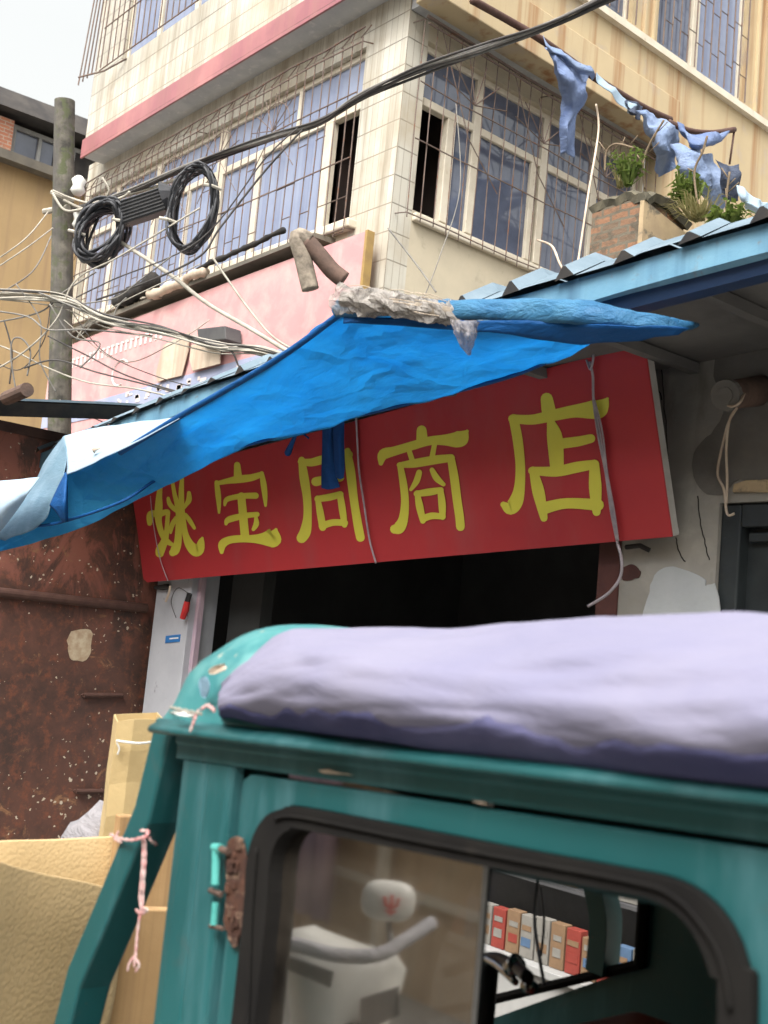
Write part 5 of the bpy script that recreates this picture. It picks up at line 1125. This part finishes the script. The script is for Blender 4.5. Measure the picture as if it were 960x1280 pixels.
# handlebar, seat
m = MB(); a, b, c = T(560, 1215, 1.75), T(612, 1198, 1.72), T(660, 1222, 1.6)
m.tube(cr([a, b, T(640, 1206, 1.66), c], 5), .012, 8); m.tube([b + Vector((0, 0, -.01)), b + Vector((-.05, .05, -.5))], .02, 8); m.build('handlebar', 'blackpl', trk, smooth=True)
m = MB(); m.tube(cr([T(600, 1196, 1.7), T(620, 1206, 1.68), T(645, 1228, 1.64)], 5), .007, 6); m.tube([T(636, 1212, 1.65), T(648, 1204, 1.65)], [.016, .02], 10); m.tube([T(655, 1232, 1.62), T(668, 1235, 1.62)], .012, 8); m.build('brake_lever', 'metal', trk, smooth=True)
m = MB(); m.tube(cr([T(672, 1100, 2.0), T(668, 1150, 1.95), T(674, 1195, 1.85), T(680, 1230, 1.8)], 6), .004, 5); m.tube(cr([T(676, 1110, 2.0), T(680, 1150, 1.95), T(676, 1195, 1.9)], 6), .003, 5); m.build('brake_cable', 'blackpl', trk)
p = T(735, 1268, 1.6); m = MB(); m.box((p.x - .05, 1.42, .55), (p.x + .07, 1.8, p.z - .025)); m.build('seat_back', 'seat', trk, bevel=.03, seg=4)
m = MB(); m.box((p.x - .45, 1.3, .45), (p.x - .05, 1.95, .58)); m.build('seat', 'seat', trk, bevel=.03, seg=4)

def scrap(pts, y, mk):
    q = cr([(a, b) for a, b in pts], 3, closed=True); m = MB(); m.slab([PY(a + R.uniform(-1, 1), b + R.uniform(-.8, .8), y + R.uniform(-.003, .003)) for a, b in q], (0, -1, 0), .002); m.build('peeling_tape', mk, trk)
scrap([(262, 838), (270, 832), (280, 830), (283, 836), (272, 842), (264, 843)], 1.075, 'creamboard')
scrap([(250, 852), (258, 846), (262, 856), (258, 872), (252, 868)], 1.07, 'tarpgrey')
for cp in ([(398, 963), (410, 962), (425, 966), (440, 969), (418, 967), (404, 966)], [(588, 1001), (600, 1002), (610, 1006), (598, 1004)]):
    q = [(a + R.uniform(-.8, .8), b + R.uniform(-.5, .5)) for a, b in cr(cp, 2, closed=True)]; m = MB(); m.slab([PY(a, b, 1.0935) for a, b in q], (0, 1, 0), .001); m.build('paint_chip', 'creamboard', trk)
scrap([(212, 890), (226, 888), (240, 892), (252, 893), (240, 897), (224, 894)], 1.05, 'ceramic')
# quilt over the roof
ql = [(262, 884), (300, 899), (400, 915), (500, 930), (600, 944), (700, 955), (800, 966), (960, 983), (1100, 1003)]
QL = sorted([(PY(a, b, 1.03).x, PY(a, b, 1.03).z) for a, b in ql])
def zlow(x):
    if x <= QL[0][0]: return QL[0][1]
    for (a, b), (c, d) in zip(QL, QL[1:]):
        if a <= x <= c: return b + (d - b) * (x - a) / (c - a)
    return QL[-1][1] + .06 * (x - QL[-1][0])
def quilt_pt(x, s_):
    """s_ 0 = lower front edge, 1 = lower back edge"""
    zt, zl = ztop(x) - .014, zlow(x); H = zt - zl
    ks = [(1.110, zl + .004), (1.072, zl + H * .02), (1.034, zl + H * .22), (1.040, zl + H * .44), (1.095, zl + H * .68), (1.20, zl + H * .88), (1.36, zt), (1.62, zt + .01), (1.9, zt - .01), (2.08, zt - .05), (2.16, zt - .15)]
    f = s_ * (len(ks) - 1); i = min(int(f), len(ks) - 2); t = f - i
    k0, k1, k2, k3 = ks[max(i - 1, 0)], ks[i], ks[i + 1], ks[min(i + 2, len(ks) - 1)]
    c = [.5 * (2 * b + (cc - a) * t + (2 * a - 5 * b + 4 * cc - d) * t * t + (3 * b - a - 3 * cc + d) * t ** 3) for a, b, cc, d in zip(k0, k1, k2, k3)]
    return Vector((x, c[0], c[1]))
rows = []; NX, NS = 150, 90
LE = [(0, 264, 1.03), (.12, 265, 1.03), (.3, 268, 1.06), (.42, 275, 1.10), (.5, 286, 1.17), (.58, 300, 1.26), (.66, 318, 1.36), (1, 372, 1.6)]
def lerp_tab(tab, t):
    for a, b in zip(tab, tab[1:]):
        if t <= b[0]: k = (t - a[0]) / (b[0] - a[0]); return [p + (q - p) * k for p, q in zip(a, b)]
    return tab[-1]
xq0 = PY(290, 818, 1.2).x
for i in range(NX + 1):
    r = []
    for j in range(NS + 1):
        s_ = j / NS; _, px_, y_ = lerp_tab(LE, s_); y_ = y_ if s_ > .58 else quilt_pt(-1.7, s_).y; d_0 = ray(px_, 885 - 110 * min(1, s_ * 1.5)); xs_ = max(d_0.x / d_0.y * y_, -1.88) + .008 * noise.noise(Vector((0, j * .3, 2)))
        x = xs_ + (XR - xs_) * (i / NX) ** 1.25; p = quilt_pt(x, s_); u_ = max(0, 1 - (x - xs_) / .22); p.z -= .075 * u_ ** 1.6 * min(1, s_ * 2.2); p.y += .02 * u_ ** 2 * (s_ < .5)
        edge_ = min(1, i / 14) * min(1, j / 8 + .25)
        w = .024 * noise.noise(Vector((x * 2.9 + 4, s_ * 4, 0))) + .008 * noise.noise(Vector((x * 4.5, s_ * 15 + x * 3, 3))) + .0018 * noise.noise(Vector((x * 12, s_ * 26 + x * 8, 8)))
        w += .004 * (1 - abs(noise.noise(Vector((x * 2.2, s_ * 16 - x * 3, 5)))) * 3)
        d = Vector((0, -1, .35)).lerp(Vector((0, 0, .8)), max(0, min(1, (s_ - .35) / .2)))
        r.append(p + d * w * edge_)
    rows.append(r)
m = MB(); m.grid(rows); qo = tag(m.build('quilt', 'lead', smooth=True, solid=.012), 'thick lavender grey quilt draped over the roof of the teal tricycle', 'quilt')
# added navy strip: shade under the quilt's front edge painted as colour
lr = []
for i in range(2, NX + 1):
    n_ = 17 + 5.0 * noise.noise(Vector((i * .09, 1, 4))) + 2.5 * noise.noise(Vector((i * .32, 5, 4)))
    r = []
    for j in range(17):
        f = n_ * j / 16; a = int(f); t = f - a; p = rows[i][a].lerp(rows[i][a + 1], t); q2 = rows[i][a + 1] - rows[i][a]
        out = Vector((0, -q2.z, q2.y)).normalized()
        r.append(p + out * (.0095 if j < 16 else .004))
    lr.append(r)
m = MB(); m.grid(lr); m.build('shade_band', 'navy', qo, smooth=True, loc=qo.location)

# ropes on the truck
def rope(paths, r, label, name='string_tie', mk='redstring'):
    r *= .68
    m = MB()
    for pts in paths:
        c = cr(pts, 8); n = len(c)
        for ph in (0, math.pi):
            q = [Vector(p) + Vector((math.cos(i * .9 + ph), 0, math.sin(i * .9 + ph))) * r * .7 for i, p in enumerate(c)]; m.tube(q, r * .75, 5)
    return tag(m.build(name, mk, smooth=True), label, 'string')
y1 = 1.09
rope([[T(138, 1043, y1), T(150, 1048, y1), T(165, 1050, y1 - .006), T(180, 1046, y1)], [T(183, 1042, y1), T(190, 1052, 1.10), T(197, 1056, 1.15)], [T(148, 1040, y1), T(144, 1048, y1), T(152, 1052, y1)],
      [T(178, 1046, y1 - .01), T(179, 1060, y1), T(178, 1085, y1), T(175, 1120, y1), T(177, 1138, y1)], [T(181, 1046, y1), T(182, 1070, y1), T(180, 1100, y1), T(178, 1138, y1)], [T(176, 1038, y1), T(186, 1040, y1), T(180, 1048, y1 - .01)],
      [T(176, 1138, y1), T(172, 1165, y1), T(170, 1190, y1), T(168, 1208, y1)], [T(178, 1135, y1), T(184, 1138, y1), T(176, 1142, y1), T(170, 1138, y1)], [T(168, 1196, y1), T(162, 1204, y1), T(160, 1212, y1)], [T(169, 1198, y1), T(174, 1206, y1), T(170, 1214, y1)]], .0038,
     'pink and white string knotted round the slanted front pillar and dangling in two knots')
rope([[T(248, 888, 1.05), T(243, 900, 1.045), T(238, 914, 1.045)], [T(252, 886, 1.05), T(260, 882, 1.05), T(268, 888, 1.03)]], .004, 'pinkish string over the gutter at the front corner of the roof')
rope([[PY(283, 820, 1.17), PY(289, 818, 1.16), PY(296, 822, 1.16)], [PY(284, 824, 1.17), PY(290, 818, 1.15), PY(298, 816, 1.17)], [PY(286, 814, 1.18), PY(290, 820, 1.15), PY(292, 826, 1.16)]], .004, 'tuft of pink and white string at the front top corner of the quilt')
rope([[PY(213, 884, 1.08), PY(222, 886, 1.06), PY(240, 890, 1.05), PY(252, 892, 1.045)]], .0035, 'thin white string lying along the front corner of the roof', mk='wire_w')

# ================================================================== CARGO IN FRONT OF THE TRUCK
def sheet_px(pts, depths, dvec, t, name, mk, label, cat, su=1, seg=4):
    top = [PD(a, b, d) for (a, b), d in zip(pts, depths)]; top = [Vector(p) for p in cr(top, seg)]
    rows = []
    for k in range(9):
        rows.append([Vector((p.x + dvec[0] * k / 8, p.y + dvec[1] * k / 8, p.z + (0.02 - p.z) * k / 8)) + Vector((0, .012 * noise.noise(Vector((i * .3, k * .5, t * 99))), 0)) for i, p in enumerate(top)])
    m = MB(); m.grid(rows); return tag(m.build(name, mk, smooth=True, solid=t, bevel=.003), label, cat)
sheet_px([(-60, 1058), (0, 1051), (70, 1049), (145, 1045), (175, 1044)], [2.9, 2.95, 3.05, 3.15, 3.2], (0, .02), .014, 'embossed_board', 'leather', 'tan embossed board standing behind the nearer one at the left edge', 'board')
sheet_px([(-60, 1062), (0, 1078), (50, 1090), (120, 1106), (160, 1117)], [2.25, 2.38, 2.5, 2.66, 2.75], (-.02, -.03), .014, 'embossed_board', 'leather', 'nearest tan embossed board with leathery grain in the bottom left corner', 'board')
cb = thing('cardboard_wrap', 'tall yellowish corrugated cardboard wrap standing behind the slanted pillar', 'cardboard', tuple(PD(175, 1200, 3.3)))
f0, f1 = PD(147, 902, 3.4), PD(204, 899, 3.5)
m = MB(); bkd = Vector((-.25, .12, 0)); top = [f0, f0.lerp(f1, .5) + Vector((.01, -.03, .004)), f1, f1 + bkd, f0 + bkd]
rows = [[Vector((p.x + (0.01 * math.sin(k * 3)), p.y, p.z + (0 - p.z) * k / 14)) for p in top] for k in range(15)]
m.grid(rows, closed=True); m.build('sleeve', 'foam', cb, solid=.006)
m = MB(); q = [PD(146, 926, 3.38), PD(175, 929, 3.36), PD(204, 925, 3.46)]; m.tube(cr(q, 5), .004, 6); m.build('tape', 'ceramic', cb); m = MB(); m.tube(cr([PD(146, 928, 3.38), PD(149, 936, 3.38), PD(147, 943, 3.38)], 5), .003, 6); m.build('tape', 'ceramic', cb)
for k, (a, b, ty, d, lb) in enumerate(((150, 232, 1020, 3.1, 'plain brown cardboard seen between the slanted pillar and the cab'), (140, 222, 1136, 2.75, 'lower folded brown cardboard leaning behind the slanted pillar'))):
    p, q = PD(a, ty, d), PD(b, ty + 2, d + .1); m = MB(); nrm = Vector((-(q - p).y, (q - p).x, 0)).normalized() * .04
    m.hexa([(p.x, p.y, 0), (q.x, q.y, 0), (q.x + nrm.x, q.y + nrm.y, 0), (p.x + nrm.x, p.y + nrm.y, 0)], [p, q, q + nrm, p + nrm]); tag(m.build('cardboard_sheet', 'card', bevel=.004), lb, 'cardboard')
m = MB(); c = PD(135, 1062, 3.7); rows = []
for i in range(13):
    th = math.pi * i / 12; r = []
    for j in range(24):
        ph = 2 * math.pi * j / 24; d = Vector((math.sin(th) * math.cos(ph), math.sin(th) * math.sin(ph), math.cos(th))); k = 1 + .22 * noise.noise(d * 2.2) + .08 * noise.noise(d * 6)
        r.append(Vector((c.x + d.x * .15 * k, c.y + d.y * .15 * k, c.z + (d.z * .14 * k if d.z > 0 else d.z * c.z * .98))))
    rows.append(r)
m.grid(rows, closed=True); tag(m.build('sack', 'bag', smooth=True), 'crumpled grey sack behind the tan boards', 'sack')

# ================================================================== DISPLAY CASE seen through the cab
c0, c1 = PY(600, 1190, 3.2).x, PY(790, 1190, 3.2).x
dc = thing('display_case', 'low white display case of coloured packs seen through the far cab window', 'display case', ((c0 + c1) / 2, 3.4, 0))
zs = PY(670, 1203, 3.2).z
m = MB(); m.box((c0 - .5, 3.18, 0), (c1 + .3, 3.7, zs - .03)); m.box((c0 - .5, 3.15, zs - .028), (c1 + .3, 3.7, zs)); m.build('case', 'panel', dc, bevel=.003); m = MB(); m.box((c0 - .5, 3.68, zs + .001), (c1 + .3, 3.7, zs + .75)); m.box((c0 - .48, 3.4, zs + .22), (c1 + .28, 3.67, zs + .235)); m.build('back_board', 'boxgrey', dc)
mats = ['pack_white', 'pack_tan', 'pack_red', 'pack_tan', 'pack_red', 'pack_blue', 'pack_white', 'pack_red', 'pack_tan', 'pack_white']
pos = {0: 'front', 1: 'rear'}
nms = {'pack_white': 'white', 'pack_tan': 'tan', 'pack_red': 'red', 'pack_blue': 'blue'}
x = c0 - .44; k = 0
while x < c1 + .2:
    mk = mats[k % 10]; hp = .145 + R.uniform(-.01, .01); m = MB(); m.box((x, 3.2, zs + .001), (x + .062, 3.24, zs + hp)); o = m.build('cigarette_pack', mk, bevel=.002)
    tag(o, 'one of the %s packs standing in the display case behind the cab' % nms[mk], 'pack', '%s packs in the display case' % nms[mk])
    for zz, hh, mk2 in ((.095, .018, ('pack_tan', 'pack_white', 'pack_white')[k % 3]), (.04, .03, ('pack_red', 'pack_blue', 'pack_tan', 'pack_white')[k % 4])):
        m = MB(); m.box((x + .006 + .004 * (k % 3), 3.198, zs + zz), (x + .056 - .006 * (k % 2), 3.1999, zs + zz + hh)); m.build('label_band', mk2, o, loc=o.location)
    x += .070; k += 1
for k, (a, mk) in enumerate(((648, 'pack_white'), (700, 'pack_tan'), (775, 'pack_white'))):
    x = PY(a, 1110, 3.45).x; m = MB(); m.box((x, 3.42, zs + .237), (x + .1, 3.5, zs + .44)); tag(m.build('carton', mk, bevel=.002), ('cream carton upright on the upper shelf of the case, leftmost', 'tan carton upright on the upper shelf of the case', 'white carton at the right end of the upper shelf')[k], 'carton')

# ================================================================== ACROSS THE STREET (reflected in the side glass)
GY = 1.12
def RV(px, py, d):
    p = PD(px, py, d); return Vector((p.x, 2 * GY - p.y, p.z))
st = thing('stall_front', 'tan boarded stall front with a mauve curtain reflected in the side glass', 'stall', (-4.5, -1.6, 0))
m = MB(); m.box((-9, -1.75, 0), (-2.9, -1.6, 2.5))
m.build('board_wall', 'tanwall', st)
m = MB()
for z in (.45, .8, 1.15, 1.5, 1.9): m.box((-8.9, -1.6, z), (-2.95, -1.55, z + .035))
for x in (-8, -6.6, -5.2, -4.2, -3.4): m.box((x, -1.545, 0), (x + .05, -1.50, 2.4))
m.build('batten', 'frame', st)
xc = RV(380, 1100, 4.6).x; m = MB(); xa_, xb_ = PY(340, 1100, 2 * GY + 1.42).x, PY(420, 1100, 2 * GY + 1.42).x
m.grid([[Vector((xa_ + (xb_ - xa_) * i / 24, -1.42 + .03 * math.sin(i * 1.1), z)) for i in range(25)] for z in (.25, 1, 2.2)]); m.build('curtain', 'curtain', st, smooth=True, solid=.004)
oh = thing('street_house', 'tall plain tan rendered house across the street', 'house', (-2, -6, 0))
m = MB(); m.box((-14, -9, 0), (9, -6, 6.6)); m.build('wall', 'yellow', oh); m = MB(); m.box((-14.2, -9.1, 6.6), (9.2, -5.7, 6.8)); m.build('roof', 'slate', oh)
m = MB()
for x in (-12, -8, -4, 0, 4): m.box((x, -5.99, 3.4), (x + 1.4, -5.93, 4.9)); m.box((x, -5.99, .1), (x + 2.2, -5.93, 2.6))
m.build('shutter', 'interior2', oh)
# white scooter parked beside the photographer
D0 = 2.5; sc0 = RV(430, 1230, D0); scoot = thing('motor_scooter', 'white motor scooter with a round backed mirror, reflected in the side glass', 'scooter', (sc0.x, sc0.y, 0))
rt = M3 @ Vector((1, 0, 0)); rt = Vector((rt.x, -rt.y, 0)).normalized(); fw = M3 @ Vector((0, 0, 1)); fw = -Vector((fw.x, -fw.y, 0)).normalized()   # fw: towards the glass
k = D0 / F
def SCP(px, py, n=0): return sc0 + rt * ((px - 430) * k) + Vector((0, 0, -(py - 1230) * k)) + fw * n
m = MB()
rows = []
for (py, w, d) in ((1180, 40, .01), (1186, 66, .04), (1200, 78, .06), (1225, 74, .075), (1250, 66, .085), (1290, 56, .10), (1340, 46, .11), (1400, 38, .10)):
    rows.append([SCP(428 + w * math.sin(a), py + 10 * math.sin(a), d * math.cos(a) * 1.6 - .04) for a in [(-1 + 2 * i / 12) * 1.5 for i in range(13)]])
m.grid(rows); m.build('front_fairing', 'scooter', scoot, smooth=True, solid=.01)
m = MB(); m.slab([SCP(350, 1194, .03), SCP(418, 1198, .12), SCP(416, 1214, .125), SCP(352, 1210, .03)], fw, .012); m.build('vent', 'interior2', scoot)
m = MB(); m.slab([SCP(452, 1226, .115), SCP(498, 1216, .06), SCP(502, 1248, .06), SCP(455, 1262, .125)], fw, .012); m.build('side_vent', 'blackpl', scoot)
m = MB(); rows = [[SCP(455 + 40 * math.sin(t) * math.cos(a), 1290 + 36 * math.sin(t) * math.sin(a), .10 + .08 * math.cos(t)) for a in [2 * math.pi * i / 20 for i in range(20)]] for t in [.02 + 1.5 * j / 6 for j in range(7)]]; m.grid(rows, closed=True); m.build('headlight', 'blackpl', scoot, smooth=True)
m = MB(); m.tube(cr([SCP(342, 1182, .05), SCP(372, 1176, .09), SCP(420, 1180, .11), SCP(470, 1176, .10), SCP(505, 1160, .05), SCP(535, 1150, -.03)], 5), .016, 8); m.build('handlebar', 'bag', scoot, smooth=True)
m = MB(); rows = [[SCP(477 + (34 * math.sin(t)) * math.copysign(abs(math.cos(a)) ** .7, math.cos(a)), 1122 + 25 * math.sin(t) * math.copysign(abs(math.sin(a)) ** .7, math.sin(a)), .02 + .035 * math.cos(t)) for a in [2 * math.pi * i / 24 for i in range(24)]] for t in [.02 + 1.55 * j / 6 for j in range(7)]]
m.grid(rows, closed=True); mi = m.build('mirror', 'scooter', scoot, smooth=True)
m = MB()
for pts in (((480, 1110), (480, 1132)), ((471, 1113), (473, 1122), (480, 1126)), ((489, 1113), (487, 1122), (480, 1126)), ((474, 1128), (480, 1133), (486, 1128))): m.tube([SCP(a, b, .062) for a, b in pts], .0035, 5)
m.build('emblem', 'redmark', mi)
m = MB(); m.tube(cr([SCP(479, 1144, .01), SCP(482, 1160, 0), SCP(486, 1175, .02)], 4), .008, 6); m.build('mirror_stem', 'blackpl', scoot)
gz = sc0.z
m = MB(); bx = lambda n0, n1, w, z0, z1: m.hexa([(sc0 + rt * s - fw * n_)[:2] + (z0,) if False else (sc0 + rt * s - fw * n_).xy.to_tuple() + (z0,) for s, n_ in ((-w, n0), (w, n0), (w, n1), (-w, n1))], [(sc0 + rt * s - fw * n_).xy.to_tuple() + (z1,) for s, n_ in ((-w, n0), (w, n0), (w, n1), (-w, n1))])
bx(.0, .45, .12, .22, .30); bx(.45, .95, .13, .28, .62); m.build('body', 'scooter', scoot, bevel=.03)
m = MB(); bx(.42, .98, .12, .62, .70); m.build('seat', 'blackpl', scoot, bevel=.02)
for n_ in (-.08, .85):
    c = sc0 - fw * n_; m = MB(); m.tube([Vector((c.x, c.y, .2)) - rt * .045, Vector((c.x, c.y, .2)) + rt * .045], .2, 24); m.build('wheel', 'rubber', scoot, bevel=.02)

# ================================================================== CAMERA, LIGHT, WORLD
cd = bpy.data.cameras.new('camera'); cam = bpy.data.objects.new('camera', cd); C.objects.link(cam)
rx, upv, bk_ = M3 @ Vector((1, 0, 0)), M3 @ Vector((0, -1, 0)), M3 @ Vector((0, 0, -1))
cam.matrix_world = Matrix(((rx.x, upv.x, bk_.x, 0), (rx.y, upv.y, bk_.y, 0), (rx.z, upv.z, bk_.z, EYE), (0, 0, 0, 1)))
cd.sensor_fit = 'VERTICAL'; cd.sensor_height = 36; cd.lens = F / 1280 * 36; cd.clip_end = 2000; cd.clip_start = .02
cd.dof.use_dof = True; cd.dof.focus_distance = 6.5; cd.dof.aperture_fstop = 4.5
SC.camera = cam
w = bpy.data.worlds.new("World"); SC.world = w; w.use_nodes = True
N, L = w.node_tree.nodes, w.node_tree.links; bg = N['Background']
sk = N.new('ShaderNodeTexSky'); sk.sky_type = 'NISHITA'; sk.sun_disc = False
EL, AZ = math.radians(52), math.radians(156)   # sun high, from the street side
sk.sun_elevation = EL; sk.sun_rotation = AZ; sk.dust_density = 10; sk.air_density = 3.0; sk.ozone_density = .6
hs = N.new('ShaderNodeHueSaturation'); hs.inputs['Saturation'].default_value = .15; L.new(sk.outputs[0], hs.inputs['Color']); L.new(hs.outputs[0], bg.inputs[0]); bg.inputs[1].default_value = .15
sd = bpy.data.lights.new('sun', 'SUN'); sd.energy = .6; sd.angle = math.radians(18); sd.color = (1, .97, .92); sun = bpy.data.objects.new('sun', sd); C.objects.link(sun)
dv = Vector((math.sin(AZ) * math.cos(EL), math.cos(AZ) * math.cos(EL), math.sin(EL)))
sun.rotation_euler = dv.to_track_quat('Z', 'Y').to_euler(); sun.location = (0, 0, 12)
SC.view_settings.view_transform = 'Standard'; SC.view_settings.look = 'None'; SC.view_settings.gamma = 1; SC.view_settings.use_curve_mapping = False
SC.view_settings.exposure = 1.3
SC.cycles.max_bounces = 8; SC.cycles.transparent_max_bounces = 12
